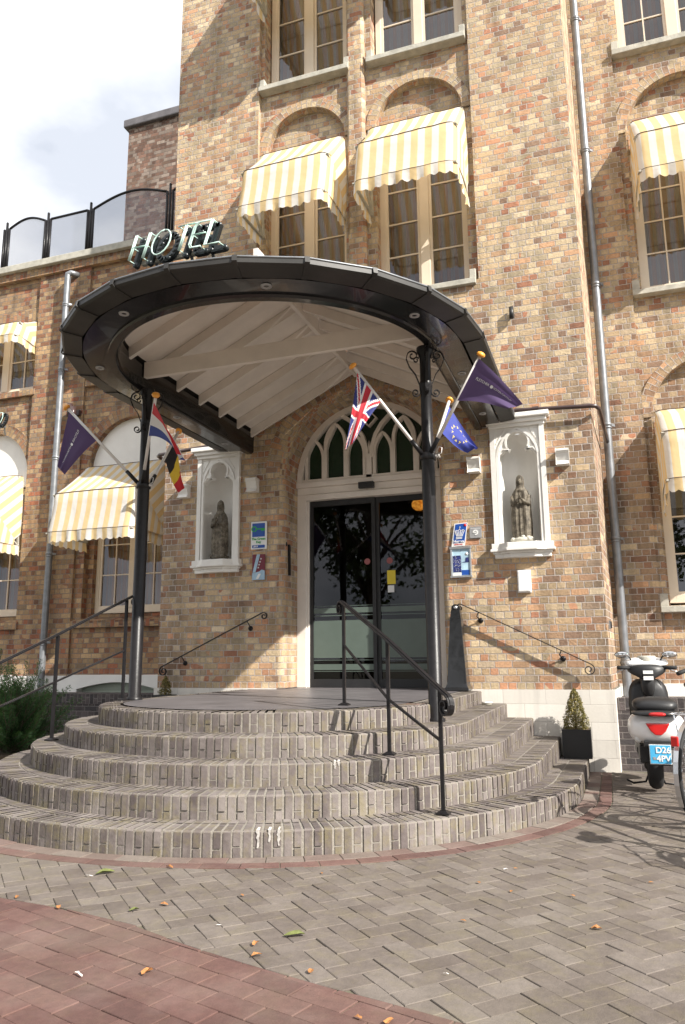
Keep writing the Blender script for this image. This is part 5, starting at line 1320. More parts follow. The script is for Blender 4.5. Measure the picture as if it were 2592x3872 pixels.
# ================================================================ HAND RAILS
def rail3(label,posts,tops,mids,ext0,ext1,group,w_=.042):
    t=thing('handrail',label,'railing',group)
    for (x,y,z),zt in zip(posts,tops):
        mb=MB(); mb.bar((x,y,z+.004),(x,y,zt-.01),.022,.022,(0,1,0)); p_=mb.build('post','black_iron',t)
        mb=MB(); mb.box(x-.038,x+.038,y-.038,y+.038,z+.002,z+.010); mb.face([(x-.038,y-.038,z+.01),(x+.038,y-.038,z+.01),(x+.016,y-.016,z+.022),(x-.016,y-.016,z+.022)]); mb.face([(x+.038,y-.038,z+.01),(x+.038,y+.038,z+.01),(x+.016,y+.016,z+.022),(x+.016,y-.016,z+.022)]); mb.face([(x+.038,y+.038,z+.01),(x-.038,y+.038,z+.01),(x-.016,y+.016,z+.022),(x+.016,y+.016,z+.022)]); mb.face([(x-.038,y+.038,z+.01),(x-.038,y-.038,z+.01),(x-.016,y-.016,z+.022),(x-.016,y+.016,z+.022)]); mb.build('foot','black_iron',p_)
    P=[Vector((x,y,zt)) for (x,y,z),zt in zip(posts,tops)]
    d=(P[-1]-P[0]).normalized(); hd=Vector((d.x,d.y,0)).normalized(); side=hd.cross(Vector((0,0,1))); z=Vector((0,0,1))
    a0=P[0]-d*ext0; a1=P[-1]+d*ext1
    up_=side.cross(d); up_=up_ if up_.z>0 else -up_
    # top scroll curls back and down, bottom scroll rolls under
    r1,r2=.055,.065
    c0=a0-up_*r1; top=[c0+up_*(r1*(1-.75*i/22))*math.cos(2.6*PI*i/22)-d*(r1*(1-.75*i/22))*math.sin(2.6*PI*i/22) for i in range(23)]
    c1=a1-up_*r2; bot=[c1+up_*(r2*(1-.75*i/24))*math.cos(2.7*PI*i/24)+d*(r2*(1-.75*i/24))*math.sin(2.7*PI*i/24) for i in range(25)]
    pts=list(reversed(top))+P+bot
    mb=MB(); mb.ribbon(pts,side*w_,.011); mb.ribbon([p+up_*.004 for p in (list(reversed(top[:12]))+P+bot[:12])],side*w_*.45,.014); mb.build('top_rail','black_iron',t)
    Mi=[Vector((x,y,zm)) for (x,y,z_),zm in zip(posts,mids)]
    mb=MB(); 
    for a,b in zip(Mi[:-1],Mi[1:]):
        mb.bar(a,b,.014,.014); n=14; q=a.lerp(b,.38); q2=a.lerp(b,.62); dd=(b-a).normalized(); s1=dd.cross(z).normalized(); s2=s1.cross(dd)
        for ph in (0,PI): mb.tube([q.lerp(q2,i/40)+(s1*math.cos(i*.9+ph)+s2*math.sin(i*.9+ph))*.007 for i in range(41)],.004,5)
    mb.build('lower_rail','black_iron',t)
    base(t,posts[0]); return t
rail3('free-standing wrought iron handrail with scroll ends climbing the steps before the door',[(-1.92,-2.84,.66),(-1.39,-3.49,.394),(-.962,-3.90,.13)],[1.43,1.13,.83],[1.112,.743,.533],.03,.10,'iron step railings')
rail3('iron handrail on the left side of the steps, cut by the photo edge',[(-4.13,-2.50,.66),(-4.21,-3.3,.394),(-4.30,-4.08,.13)],[1.56,1.22,.90],[1.10,.845,.60],.10,.10,'iron step railings')
def wallrail(label,a,b,posx):
    t=thing('wall_handrail',label,'railing','iron wall handrails'); y=-.085
    A,B=Vector((a[0],y,a[1])),Vector((b[0],y,b[1])); d=(B-A).normalized(); n=Vector((0,1,0)); up_=Vector((-d.z,0,d.x)); up_=up_ if up_.z>0 else -up_
    hi=A if A.z>B.z else B; lo=B if hi is A else A; dh=(hi-lo).normalized()
    r1,r2=.045,.06
    c0=hi-up_*r1; top=[c0+up_*(r1*(1-.7*i/20))*math.cos(2.5*PI*i/20)+dh*(r1*(1-.7*i/20))*math.sin(2.5*PI*i/20) for i in range(21)]
    c1=lo-up_*r2; bot=[c1+up_*(r2*(1-.75*i/24))*math.cos(2.9*PI*i/24)-dh*(r2*(1-.75*i/24))*math.sin(2.9*PI*i/24) for i in range(25)]
    mb=MB(); mb.ribbon(list(reversed(top))+bot,n*.026,.010); mb.build('rail','black_iron',t)
    for f in posx:
        p=lo.lerp(hi,f); mb=MB(); mb.tube([p,p-up_*.05+Vector((0,.02,0)),Vector((p.x+.01,-.01,p.z-.085))],.006,6); mb.lathe([(0,-.018),(.026,-.016),(.030,-.006),(.030,0)],p.x+.01,0,14,'y',p.z-.085); mb.build('bracket','black_iron',t)
    base(t,(a[0],0,lo.z))
wallrail('black iron wall handrail sloping down right towards the potted box bush',(-1.50,1.585),(-.18,.93),(.22,.86))
wallrail('black iron wall handrail sloping down left beside the key plaques',(-3.90,1.56),(-5.27,.93),(.2,.85))
# ================================================================ black tapered pedestal by the door
t=thing('pedestal','glossy black tapered pedestal right of the sliding door','pedestal')
mb=MB(); px,py=-1.545,-.16
def frus(z0,z1,a,b,px=px,py=py):
    q0=[(px-a,py-a,z0),(px+a,py-a,z0),(px+a,py+a,z0),(px-a,py+a,z0)];q1=[(px-b,py-b,z1),(px+b,py-b,z1),(px+b,py+b,z1),(px-b,py+b,z1)]
    for i in range(4): mb.face([q0[i],q0[(i+1)%4],q1[(i+1)%4],q1[i]])
    mb.face(q1)
frus(.668,.70,.125,.125); frus(.70,.74,.118,.105); frus(.74,1.42,.105,.062); frus(1.42,1.425,.062,.066)
mb.build('body','black_paint',t,bevel=.006)
mb=MB(); frus(1.425,1.52,.060,.048); mb.build('neck','black_paint',t,bevel=.004)
mb=MB(); mb.lathe([(0,py-.03),(.048,py-.03),(.048,py+.03),(0,py+.03)],px,0,20,'y',1.535); mb.build('round_cap','black_iron',t,bevel=.004); mb=MB(); mb.lathe([(0,py-.034),(.02,py-.034),(.02,py-.03)],px,0,14,'y',1.545); mb.build('opening','silver',t); base(t,(px,py,.668))
# ashtray tin on the fourth step
t=thing('tin','pale round tin with tilted lid on the fourth step beside the white plinth','tin'); mb=MB(); mb.lathe([(0,.53),(.052,.53),(.052,.556),(.049,.556),(.049,.54),(0,.54)],-1.23,-.32,18); mb.build('dish','stone_sill',t); mb=MB(); mb.lathe([(0,.562),(.054,.558),(.054,.550)],-1.225,-.325,18); mb.build('lid','paper',t); base(t,(-1.23,-.32,.53))
# ================================================================ PLANTS
def leafball(mb,fn,n,size,rg,shade=None):
    for i in range(n):
        p,nr=fn(rg); mb.rnd=rg.random()
        a=Vector((rg.gauss(0,1),rg.gauss(0,1),rg.gauss(0,1))).normalized(); d=(nr*.8+a).normalized(); s_=size*rg.uniform(.6,1.3)
        t1=d.orthogonal().normalized(); t1=(t1*math.cos(rg.random()*6)+d.cross(t1)*math.sin(rg.random()*6)); t2=d.cross(t1)
        mb.face([tuple(p-t1*s_),tuple(p+t2*s_*.5),tuple(p+t1*s_),tuple(p-t2*s_*.5)])
def cone_bush(label,c,r,h,n,size,seed,group=None):
    rg=random.Random(seed); t=thing('box_shrub',label,'shrub',group); cx,cy,z0=c
    def fn(rg):
        f=rg.random()**.75; f=1-f; 
        a=rg.uniform(0,2*PI); 
        lump=1+.10*math.sin(a*5+f*9)+.07*math.sin(a*9-f*14)
        prof=(1-f)**.62*(.80+.20*math.sin(min(1,f*6)*PI/2)); rr_=r*prof*lump*rg.uniform(.72,1.04)
        return Vector((cx+rr_*math.cos(a),cy+rr_*math.sin(a),z0+h*f+rg.uniform(-.01,.01))),Vector((math.cos(a),math.sin(a),.5))
    mb=MB(); leafball(mb,fn,n,size,rg); mb.build('foliage','box_leaf',t)
    mb=MB(); mb.tube([(cx,cy,z0-.03),(cx,cy,z0+h*.9)],.012,6,rr=[.014,.003]); 
    for k in range(26):
        a=rg.uniform(0,6.28); f=rg.uniform(.05,.8); L_=r*.8*(1-f)**.7; mb.tube([(cx,cy,z0+h*f*.9),(cx+L_*math.cos(a),cy+L_*math.sin(a),z0+h*f+L_*.4)],.003,4)
    mb.build('stem','bark',t); base(t,(cx,cy,z0)); return t
t=thing('planter','square black planter with a clipped box bush on the lowest step','planter'); a,b,y0_,y1_=-.50,-.225,-.34,-.065; zb=ztop(1,-.36,-.2)+.004
mb=MB(); mb.box(a,b,y0_,y1_,zb,zb+.275,'t'); mb.box(a+.012,b-.012,y0_+.012,y1_-.012,zb+.02,zb+.27,'b')
for q in ((a,b,y0_,y0_+.012),(a,b,y1_-.012,y1_),(a,a+.012,y0_+.012,y1_-.012),(b-.012,b,y0_+.012,y1_-.012)): mb.face([(q[0],q[2],zb+.2755),(q[1],q[2],zb+.2755),(q[1],q[3],zb+.2755),(q[0],q[3],zb+.2755)])
mb.build('pot','plastic_black',t); mb=MB(); mb.box(a+.014,b-.014,y0_+.014,y1_-.014,zb+.2,zb+.273); mb.build('soil','soil',t); base(t,(-.36,-.2,zb))
cone_bush('yellow green clipped box bush standing in the black planter',(-.365,-.205,zb+.265),.135,.40,5200,.0085,3,'box shrubs')
cone_bush('small dark box bush peeping up behind the landing on the left',(-5.12,-.22,.60),.085,.22,1500,.0085,4,'box shrubs')
t=thing('planter','black planter hidden behind the landing under the small left box bush','planter'); mb=MB(); mb.box(-5.22,-5.02,-.33,-.12,.06,.60); mb.build('pot','plastic_black',t); base(t,(-5.12,-.22,.06))
# yew bush
t=thing('yew_bush','dark green spreading yew bush at the left edge beside the steps','bush'); rg=random.Random(5); mb=MB(); wb=MB()
c0=Vector((-6.42,-1.3,.02))
for k in range(230):
    a=rg.uniform(0,2*PI); el=rg.uniform(.05,1.45); L_=rg.uniform(.38,.70)*(1+.32*max(0,math.sin(el)))*(1+.12*math.sin(a*3)); d=Vector((math.cos(a)*math.cos(el),math.sin(a)*math.cos(el),math.sin(el)*1.05)).normalized()
    st_=c0+Vector((rg.uniform(-.1,.1),rg.uniform(-.1,.1),rg.uniform(0,.15))); pts=[st_+d*L_*f+Vector((0,0,.06*f*f))+Vector((rg.gauss(0,.008),rg.gauss(0,.008),0)) for f in (0,.25,.5,.75,1)]
    wb.tube(pts,.004,4,False,rr=[.006,.005,.004,.003,.0015])
    for j in range(260):
        f=rg.uniform(.15,1.0); i0=min(3,int(f*4)); p=pts[i0].lerp(pts[i0+1],f*4-i0)
        side=d.cross(Vector((rg.gauss(0,1),rg.gauss(0,1),rg.gauss(0,1)))).normalized(); spread=.075*(1.15-f)+.014
        p=p+side*rg.uniform(0,spread); ld=(d*.7+side*.9+Vector((0,0,.15))).normalized(); ln=rg.uniform(.016,.030); w2=ld.orthogonal().normalized()*.0038
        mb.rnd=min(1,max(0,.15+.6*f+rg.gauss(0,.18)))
        mb.face([tuple(p-w2),tuple(p+w2),tuple(p+ld*ln)])
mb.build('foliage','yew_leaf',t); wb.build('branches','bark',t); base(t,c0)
# ================================================================ ROOF FENCE
t=thing('roof_fence','dark metal fence with arched mesh panels on the left wing roof','fence'); fy=WY+.15
def tripost(x):
    for dx,h_ in ((-.055,8.60),(0,8.70),(.055,8.60)):
        mb=MB(); mb.tube([(x+dx,fy,7.66),(x+dx,fy,h_)],.022,8); 
        if dx==0: mb.sphere((x,fy,h_+.015),.024,8)
        mb.build('post','black_iron',t)
    mb=MB(); mb.bar((x-.05,fy,8.55),(x+.05,fy,8.55),.012,.012); mb.bar((x-.05,fy,7.75),(x+.05,fy,7.75),.012,.012); mb.build('crossbar','black_iron',t)
px_=[-9.63,-8.73,-7.84,-6.28,-5.2]
for x in px_: tripost(x)
for i,(a,b) in enumerate(zip(px_[:-1],px_[1:])):
    a+=.07;b-=.07; arch=(.12,0,.17,.1)[i]; n=16
    top=[(a+(b-a)*k/n,8.60+arch*math.sin(PI*k/n)) for k in range(n+1)]
    mb=MB(); mb.tube([(x,fy,z) for x,z in top],.021,8); mb.build('top_rail','black_iron',t); mb=MB(); mb.tube([(a,fy,7.72),(b,fy,7.72)],.012,6); mb.build('bottom_rail','black_iron',t)
    mb=MB(); mb.plate([(a,7.72),(b,7.72)]+top[::-1],[],fy); mb.build('mesh_panel','wire_mesh',t)
base(t,(-7.5,fy,7.68))
# ================================================================ SCOOTER (seen from behind)
t=thing('scooter','white and black motor scooter parked nose to the wall, seen from behind','scooter'); SX,SY,SZ=.315,-1.70,gz(.3,-1.7)
def sp(x,y,z): return (SX+x,SY+y,SZ+z)
def hull(name,mat,secs,par,n=22,pw=2.6,cap=True):   # secs: (y, xc, zc, half width, half height)
    mb=MB(); mb.smooth=True; rings=[]
    for (y,xc,zc,hw,hh) in secs:
        ring=[]
        for k in range(n):
            a=2*PI*k/n; c_,s_=math.cos(a),math.sin(a); e=2/pw
            ring.append(sp(xc+hw*abs(c_)**e*(1 if c_>0 else -1),y,zc+hh*abs(s_)**e*(1 if s_>0 else -1)))
        rings.append(ring)
    for A,B in zip(rings[:-1],rings[1:]):
        for k in range(n): mb.face([A[k],A[(k+1)%n],B[(k+1)%n],B[k]])
    if cap: mb.face(rings[0][::-1]); mb.face(rings[-1])
    return mb.build(name,mat,par)
def wheel(par,c,r,tr,tw_,name='wheel',spokes=0,yawv=Vector((1,0,0)),rim='silver',hub=.03,rimr=None):
    """tyre > rim; axis = yawv"""
    c=Vector(c); ax=Vector(yawv).normalized(); f=ax.cross(Vector((0,0,1))).normalized(); z=Vector((0,0,1)); mb=MB(); mb.smooth=True; N_=48;K=12
    for i in range(N_):
        a,b=2*PI*i/N_,2*PI*(i+1)/N_
        for k in range(K):
            t0,t1=2*PI*k/K,2*PI*(k+1)/K
            P=lambda al,th:tuple(c+(f*math.cos(al)+z*math.sin(al))*(r-tr+tr*math.cos(th))+ax*tw_*math.sin(th))
            mb.face([P(a,t0),P(b,t0),P(b,t1),P(a,t1)])
    w_=mb.build(name,'rubber',par); mb=MB(); mb.smooth=True; ri=r-2*tr; 
    for (ra,xa),(rb,xb) in (((ri+.008,-tw_*.7),(ri-.008,-tw_*.7)),((ri-.008,-tw_*.7),(ri-.012,0)),((ri-.012,0),(ri-.008,tw_*.7)),((ri-.008,tw_*.7),(ri+.008,tw_*.7))):
        for i in range(N_):
            a,b=2*PI*i/N_,2*PI*(i+1)/N_; P=lambda al,rr_,x:tuple(c+(f*math.cos(al)+z*math.sin(al))*rr_+ax*x)
            mb.face([P(a,ra,xa),P(b,ra,xa),P(b,rb,xb),P(a,rb,xb)])
    mb.build('rim',rim,w_); mb=MB(); mb.tube([c-ax*.045,c+ax*.045],hub,12)
    if spokes:
        for i in range(spokes):
            a=2*PI*i/spokes; s_=1 if i%2 else -1; e=f*math.cos(a)+z*math.sin(a); e2=f*math.cos(a+.5*s_)+z*math.sin(a+.5*s_)
            mb.tube([c+ax*.03*s_+e2*hub,c+e*(ri-.01)],.0014,4,False)
    else:
        for i in range(5):
            a=2*PI*i/5; e=f*math.cos(a)+z*math.sin(a); mb.bar(c+e*hub,c+e*(ri-.005),.03,.03,tuple(ax))
    mb.build('spokes',rim,w_); return w_
wheel(t,sp(-.03,.22,.215),.215,.055,.058); wheel(t,sp(-.03,1.28,.215),.215,.05,.05)
hull('body','scooter_white',[(-.14,0,.50,.12,.06),(-.10,0,.50,.18,.11),(.02,0,.50,.215,.135),(.20,0,.49,.215,.14),(.38,0,.46,.19,.13),(.52,0,.42,.13,.10)],t)
hull('seat','plastic_black',[(-.06,0,.66,.12,.035),(.0,0,.67,.165,.055),(.15,0,.675,.17,.06),(.30,0,.66,.13,.05),(.50,0,.645,.09,.035)],t)
hull('rear_rack','plastic_black',[(-.20,0,.615,.15,.016),(-.16,0,.618,.18,.020),(.0,0,.62,.185,.018)],t)
hull('leg_shield','plastic_black',[(1.00,0,.62,.13,.20),(1.05,0,.62,.175,.24),(1.12,0,.60,.16,.24)],t,22,3.2)
hull('headset','scooter_white',[(.93,0,.985,.15,.02),(.97,0,1.0,.19,.045),(1.05,0,1.0,.17,.055),(1.12,0,.98,.10,.045)],t)
hull('dash','plastic_black',[(.88,0,.90,.05,.07),(.92,0,.93,.15,.055),(.98,0,.94,.17,.05)],t)
hull('steering_neck','plastic_black',[(.90,0,.80,.045,.09),(.95,0,.82,.06,.12),(1.02,0,.80,.06,.12)],t)
mb=MB(); mb.lathe([(0,1.065),(.075,1.063),(.085,1.045),(.085,1.0)],sp(.01,0,0)[0],sp(0,1.02,0)[1],20); o_=mb.build('speedometer','stone_sill',t); o_.location=(0,0,SZ)
for s_ in (-1,1):
    mb=MB(); mb.tube([sp(s_*.14,.95,.955),sp(s_*.18,.92,.955),sp(s_*.25,.88,.955)],.017,10); mb.build('handlebar_grip','rubber',t)
    mb=MB(); mb.tube([sp(s_*.15,.98,.95),sp(s_*.20,.99,.94),sp(s_*.26,.95,.915)],.006,6); mb.build('brake_lever','chrome',t)
    mb=MB(); mb.tube([sp(s_*.13,.97,.97),sp(s_*.125,.96,1.02),sp(s_*.14,.95,1.05),sp(s_*.17,.94,1.07)],.007,6); mr_=mb.build('mirror','plastic_black',t)
    mb=MB(); mb.smooth=True; mb.sphere(sp(s_*.205,.935,1.075),.05,14,(1.35,.28,.6)); mb.build('mirror_shell','plastic_black',mr_)
    mb=MB(); mb.sphere(sp(s_*.205,.925,1.075),.046,16,(1.35,.2,.6)); mb.build('mirror_glass','chrome',mr_)
    mb=MB(); mb.smooth=True; mb.sphere(sp(s_*.145,-.085,.42),.03,10,(1,.5,1.1)); mb.build('indicator','clear_lens',t)
hull('brake_light','red_lens',[(-.215,0,.615,.05,.012),(-.205,0,.615,.062,.016),(-.19,0,.615,.062,.016)],t)
mb=MB(); tl=[(-.088,.545),(.088,.545),(.055,.485),(.022,.455),(-.022,.455),(-.055,.485)]
f_=[sp(a,-.165,b) for a,b in tl]; bk=[sp(a*1.05,-.10,b) for a,b in tl]
mb.face(f_[::-1]); 
for i in range(6): mb.face([f_[i],f_[(i+1)%6],bk[(i+1)%6],bk[i]])
mb.build('tail_light','red_lens',t,bevel=.008)
mb=MB(); mb.box(*[v for v in (SX-.075,SX+.075,SY-.20,SY-.16,SZ+.235,SZ+.40)]); mb.box(SX-.11,SX+.11,SY-.15,SY-.05,SZ+.36,SZ+.41); pb_=mb.build('plate_bracket','plastic_black',t,bevel=.006)
mb=MB(); mb.box(SX-.078,SX+.078,SY-.212,SY-.206,SZ+.248,SZ+.392); np_=mb.build('number_plate','sign_white',t); mb=MB(); mb.box(SX-.073,SX+.073,SY-.2145,SY-.2125,SZ+.253,SZ+.387); mb.build('plate_field','plate_blue',np_)
text('D26',.062,(SX+.020,SY-.216,SZ+.350),'sign_white',np_,bold=.0016); text('4PV',.062,(SX+.020,SY-.216,SZ+.288),'sign_white',np_,bold=.0016)
mb=MB(); mb.box(SX-.055,SX-.035,SY-.2165,SY-.215,SZ+.280,SZ+.300); mb.build('plate_seal','sign_grey',np_)
mb=MB(); mb.bar(sp(-.03,.22,.215),sp(-.11,.55,.33),.05,.08); mb.bar(sp(.09,-.02,.30),sp(.09,.24,.215),.03,.03); mb.box(SX-.14,SX+.06,SY+.05,SY+.5,SZ+.22,SZ+.36); mb.build('engine','plastic_black',t,bevel=.01)
mb=MB(); mb.smooth=True; mb.lathe([(0,SY-.10),(.045,SY-.09),(.052,SY+.05),(.045,SY+.35),(0,SY+.36)],SX+.115,0,16,'y',SZ+.25); mb.build('exhaust','silver',t)
mb=MB(); mb.box(SX-.15,SX+.15,SY+.5,SY+1.08,SZ+.24,SZ+.30); mb.build('footboard','plastic_black',t,bevel=.015); hull('front_mudguard','scooter_white',[(1.10,-.03,.40,.05,.02),(1.2,-.03,.44,.075,.04),(1.38,-.03,.43,.075,.05),(1.48,-.03,.36,.05,.04)],t)
mb=MB(); mb.tube([sp(-.06,.42,.12),sp(-.10,.40,.03),sp(-.20,.36,.02),sp(-.25,.34,.05)],.009,6); mb.tube([sp(.0,.42,.12),sp(.05,.40,.02),sp(.12,.38,.02)],.009,6); mb.build('centre_stand','black_iron',t)
mb=MB(); mb.box(SX-.035,SX+.05,SY+.873,SY+.876,SZ+.90,SZ+.93); mb.box(SX-.035,SX+.05,SY+.873,SY+.876,SZ+.845,SZ+.88); mb.build('warning_label','sign_white',t)
base(t,(SX,SY+.22,SZ))
# ================================================================ BICYCLES
def bicycle(label,c,yw,lampc='red_lens',s=1.0,frame='silver'):
    t=thing('bicycle',label,'bicycle','parked bicycles'); d=Vector((math.sin(yw),math.cos(yw),0)); sd_=Vector((d.y,-d.x,0)); o=Vector(c); z=Vector((0,0,1))
    P=lambda f,h,w_=0:o+d*f*s+z*h*s+sd_*w_*s
    r=.33*s; wheel(t,P(0,.33),r,.017,.017,spokes=28,yawv=sd_,rim='chrome',hub=.02); wheel(t,P(1.05,.33),r,.017,.017,spokes=28,yawv=sd_,rim='chrome',hub=.02)
    mb=MB(); BB=P(.44,.28); ST=P(.30,.78); HT=P(.86,.84); HB=P(.90,.68)
    for a,b,q in ((BB,ST,.016),(BB,HB,.018),(ST.lerp(BB,.25),HT,.014),(HT,HB,.018)): mb.tube([a,b],q*s,8)
    for w_ in (-.05,.05):
        mb.tube([P(0,.33,w_),BB+sd_*w_*.6],.009*s,6); mb.tube([P(0,.33,w_),ST.lerp(BB,.12)+sd_*w_*.3],.008*s,6); mb.tube([HB+sd_*w_*.4,P(.98,.5,w_),P(1.05,.33,w_)],.011*s,6)
    mb.build('frame',frame,t)
    mb=MB(); mb.tube([ST,P(.27,.90)],.012*s,8); mb.build('seat_post','chrome',t)
    mb=MB(); mb.smooth=True; mb.sphere(P(.23,.93),.1*s,16,(1,1,.38)); mb.sphere(P(.36,.935),.045*s,12,(1,1.6,.5)); mb.build('saddle','plastic_black',t)
    mb=MB(); mb.tube([HT,P(.83,1.0)],.012*s,8); hb=[P(.80,1.02,-.30),P(.86,1.04,-.22),P(.93,1.02,-.10),P(.93,1.01,0),P(.93,1.02,.10),P(.86,1.04,.22),P(.80,1.02,.30)]; mb.tube(hb,.011*s,8); mb.tube([P(.83,1.0),P(.93,1.01)],.012*s,8); mb.build('handlebar','chrome',t)
    for w_ in (-1,1): mb=MB(); mb.tube([P(.72,1.0,w_*.315),P(.82,1.03,w_*.27)],.017*s,10); mb.build('grip','rubber',t)
    for f0 in (0,1.05):
        mb=MB(); pts=[P(f0+.365*math.cos(a),.33+.365*math.sin(a)) for a in [math.radians(x) for x in range(25 if f0 else 55,(215 if f0==0 else 150),12)]]
        mb.ribbon(pts,sd_*.032*s,.003)
        mb.build('mudguard','silver',t)
    mb=MB(); 
    for w_ in (-.07,.07): mb.tube([P(-.20,.74,w_),P(.26,.74,w_)],.006*s,6); mb.tube([P(-.12,.74,w_),P(0,.33,w_*.8)],.005*s,6); mb.tube([P(.1,.74,w_),P(0,.33,w_*.8)],.005*s,6)
    for k in range(4): mb.tube([P(-.2+.14*k,.74,-.07),P(-.2+.14*k,.74,.07)],.005*s,6)
    mb.build('luggage_rack','chrome',t)
    mb=MB(); mb.obox(P(-.33,.57),sd_*.022,d*.01,z*.03); mb.build('rear_reflector','red_lens',t,bevel=.006)
    mb=MB(); mb.bar(BB+sd_*.03,BB+sd_*.03+z*.16*s-d*.05,.01,.02); mb.bar(BB-sd_*.03,BB-sd_*.03-z*.16*s+d*.05,.01,.02); mb.obox(BB+sd_*.08+z*.16*s-d*.05,sd_*.045,d*.03,z*.01); mb.obox(BB-sd_*.08-z*.16*s+d*.05,sd_*.045,d*.03,z*.01); mb.build('crank','plastic_black',t)
    mb=MB(); mb.lathe([(0,-.003),(.09*s,-.003),(.09*s,.003),(0,.003)],0,0,24,'x',0); me=mb.build('chainring','silver',t); me.location=BB+sd_*.05; me.rotation_euler=(0,0,-yw)
    base(t,c); return t
bicycle('grey bicycle cut by the right photo edge beside the scooter',(.45,-3.02,gz(.66,-3)),.42,s=.88)
bicycle('bicycle standing just outside the right photo edge, casting its shadow on the pavers',(.98,-4.35,0),-.30,s=.95,frame='black_paint')
# ================================================================ LEAVES AND LITTER
LV=[((240,1998),.045,'leaf_green',1),((678,2140),.04,'leaf_green',1),((308,2083),.022,'leaf_green',1),((376,2070),.02,'leaf_dry',0),((388,1985),.022,'leaf_dry',0),((134,2076),.02,'leaf_dry',0),((336,2226),.026,'leaf_dry',0),((585,2160),.018,'leaf_dry',0),((587,2187),.020,'leaf_dry',0),((712,2224),.018,'leaf_dry',0),((553,2049),.014,'leaf_dry',0),((737,1998),.011,'leaf_dry',0),((1060,2108),.012,'leaf_dry',0),((1365,2126),.02,'leaf_dry',0),((1170,2040),.012,'leaf_dry',0),((1095,2020),.012,'leaf_dry',0),((40,2053),.018,'leaf_dry',0),((1230,1812),.022,'leaf_dry',0),((890,2338),.02,'leaf_dry',0),((180,2231),.024,'paper',0),((203,2005),.022,'paper',0),((1158,1990),.014,'paper',0),((1020,2230),.010,'paper',0),((500,2118),.012,'paper',0),((820,2330),.014,'leaf_dry',0),((1310,2050),.012,'leaf_dry',0),((1490,2020),.012,'leaf_dry',0),((1180,1988),.010,'leaf_dry',0)]
def ground_at(px,py):
    X=px*2592/1568; Y=py*2592/1568; d=(fwd*2847.94+rt*(X-1296)+up*(1936-Y)).normalized(); t_=(.003-CAM.z)/d.z; return CAM+d*t_
WORDS={'leaf_green':'crumpled green leaf','leaf_dry':'dry orange brown leaf','paper':'scrap of white litter'}
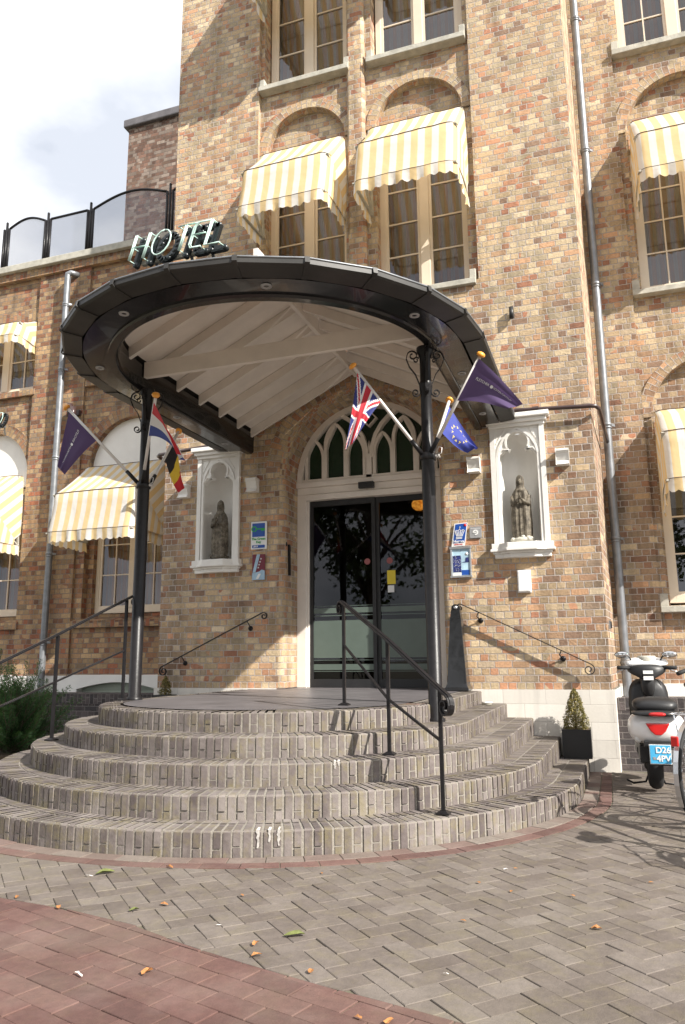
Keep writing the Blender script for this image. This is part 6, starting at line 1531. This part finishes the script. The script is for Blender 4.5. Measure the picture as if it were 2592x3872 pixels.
for i,((px,py),s_,mt_,big) in enumerate(LV):
    p=ground_at(px,py); rg=random.Random(100+i)
    if i in (0,1,2): lab='curled %s leaf on the grey pavers %s'%(('large green yellow','left of centre in front of the steps'),('large dark green','in the middle of the paving'),('small green yellow','near the joint with the red pavers'))[i] if False else ['large green yellow leaf on the grey pavers left of centre','large dark green leaf lying alone in the middle of the grey pavers','small green yellow leaf near the edge of the red pavers'][i]
    elif mt_=='paper': lab='tiny scrap of white litter lying on the paving before the steps'
    elif p.y<redline(p.x): lab='small dry orange brown leaf fragment lying on the red pavers'
    else: lab='small dry orange brown leaf fragment lying on the grey herringbone pavers'
    lab={(180,2231):'scrap of white litter lying on the red pavers at the lower left',(203,2005):'scrap of white litter beside the large green yellow leaf',(1158,1990):'tiny white scrap on the grey pavers near the bicycle shadow',(1020,2230):'tiny white scrap alone in the lower right paving',(500,2118):'thin white scrap on the grey pavers close to the red pavers',
      (336,2226):'dry orange leaf on the red pavers, right of the white scrap',(1365,2126):'curled dry leaf alone on the grey pavers at the lower right',(1230,1812):'dry leaf beside the red brick ring at the right end of the steps',(388,1985):'dry leaf right at the foot of the lowest step',(376,2070):'dry leaf just right of the small green yellow leaf',(890,2338):'dry leaf on the bottom edge of the photo, right of centre',(40,2053):'dry leaf at the far left where grey and red pavers meet'}.get((px,py),lab)
    o=MB(); n=9; a0=rg.uniform(0,6.28); curl=rg.uniform(.25,.6)*s_; o.smooth=False; o.rnd=.5
    out=[]
    for k in range(n):
        a=2*PI*k/n; r_=s_*(.55+.45*abs(math.cos(a)))*rg.uniform(.75,1.15)*(1 if mt_!='paper' else .7); x=r_*math.cos(a)*(1.1 if mt_!='paper' else 1.5); y=r_*math.sin(a)*(.75 if mt_!='paper' else .4)
        out.append((p.x+x*math.cos(a0)-y*math.sin(a0),p.y+x*math.sin(a0)+y*math.cos(a0),p.z+.003+curl*(abs(math.sin(a))**1.5)*rg.uniform(.5,1.2)))
    for k in range(n): o.face([(p.x,p.y,p.z+.005),out[k],out[(k+1)%n]])
    ob=o.build('fallen_leaf' if mt_!='paper' else 'litter_scrap',mt_)
    if i<3: tag(ob,lab,'leaf','fallen leaves')
    elif mt_=='paper': tag(ob,lab,'litter','white litter scraps')
    else: tag(ob,lab,'leaf','small dry leaves on the paving')
# ================================================================ TREES across the street (behind the camera; they show in the glass)
def tree(c,h,seed):
    rg=random.Random(seed); t=thing('street_tree','leafy tree across the street, seen only as a reflection in the glass','tree','trees across the street'); c=Vector(c)
    mb=MB(); mb.tube([c,c+Vector((.1,0,h*.3)),c+Vector((.0,.1,h*.55)),c+Vector((.1,.1,h*.8))],.3,10,rr=[.30,.23,.15,.05]); mb.build('trunk','bark',t)
    mb=MB(); cl=[]
    for k in range(34):
        a=rg.uniform(0,6.28); f=rg.uniform(.32,1); rr_=h*.33*math.sin(min(1,(f-.25)/.5)*PI/2)*(1.12-f*.55)*rg.uniform(.5,1); e=c+Vector((rr_*math.cos(a),rr_*math.sin(a),h*f)); cl.append(e)
        b0=c+Vector((0,0,h*max(.28,f-.25))); mb.tube([b0,b0.lerp(e,.5)+Vector((0,0,.2)),e],.05,6,rr=[.08,.05,.02])
    mb.build('branches','bark',t); mb=MB()
    for e in cl:
        cr_=rg.uniform(.7,1.25)
        for j in range(230):
            v=Vector((rg.gauss(0,1),rg.gauss(0,1),rg.gauss(0,.8))); v=v.normalized()*cr_*rg.random()**.5; p=e+v; s_=rg.uniform(.07,.15); a=Vector((rg.gauss(0,1),rg.gauss(0,1),rg.gauss(0,1))).normalized(); b=a.orthogonal().normalized(); d=a.cross(b); mb.rnd=rg.random()
            mb.face([tuple(p-b*s_),tuple(p+d*s_*.6),tuple(p+b*s_),tuple(p-d*s_*.6)])
    mb.build('crown','tree_leaf',t); base(t,c)
tree((-3.3,-17,0),9.5,1); tree((-8.5,-18.5,0),10.5,2); tree((1.0,-19.0,0),10.0,3); tree((-13.5,-19.5,0),10,4); tree((5.5,-21,0),10,5)
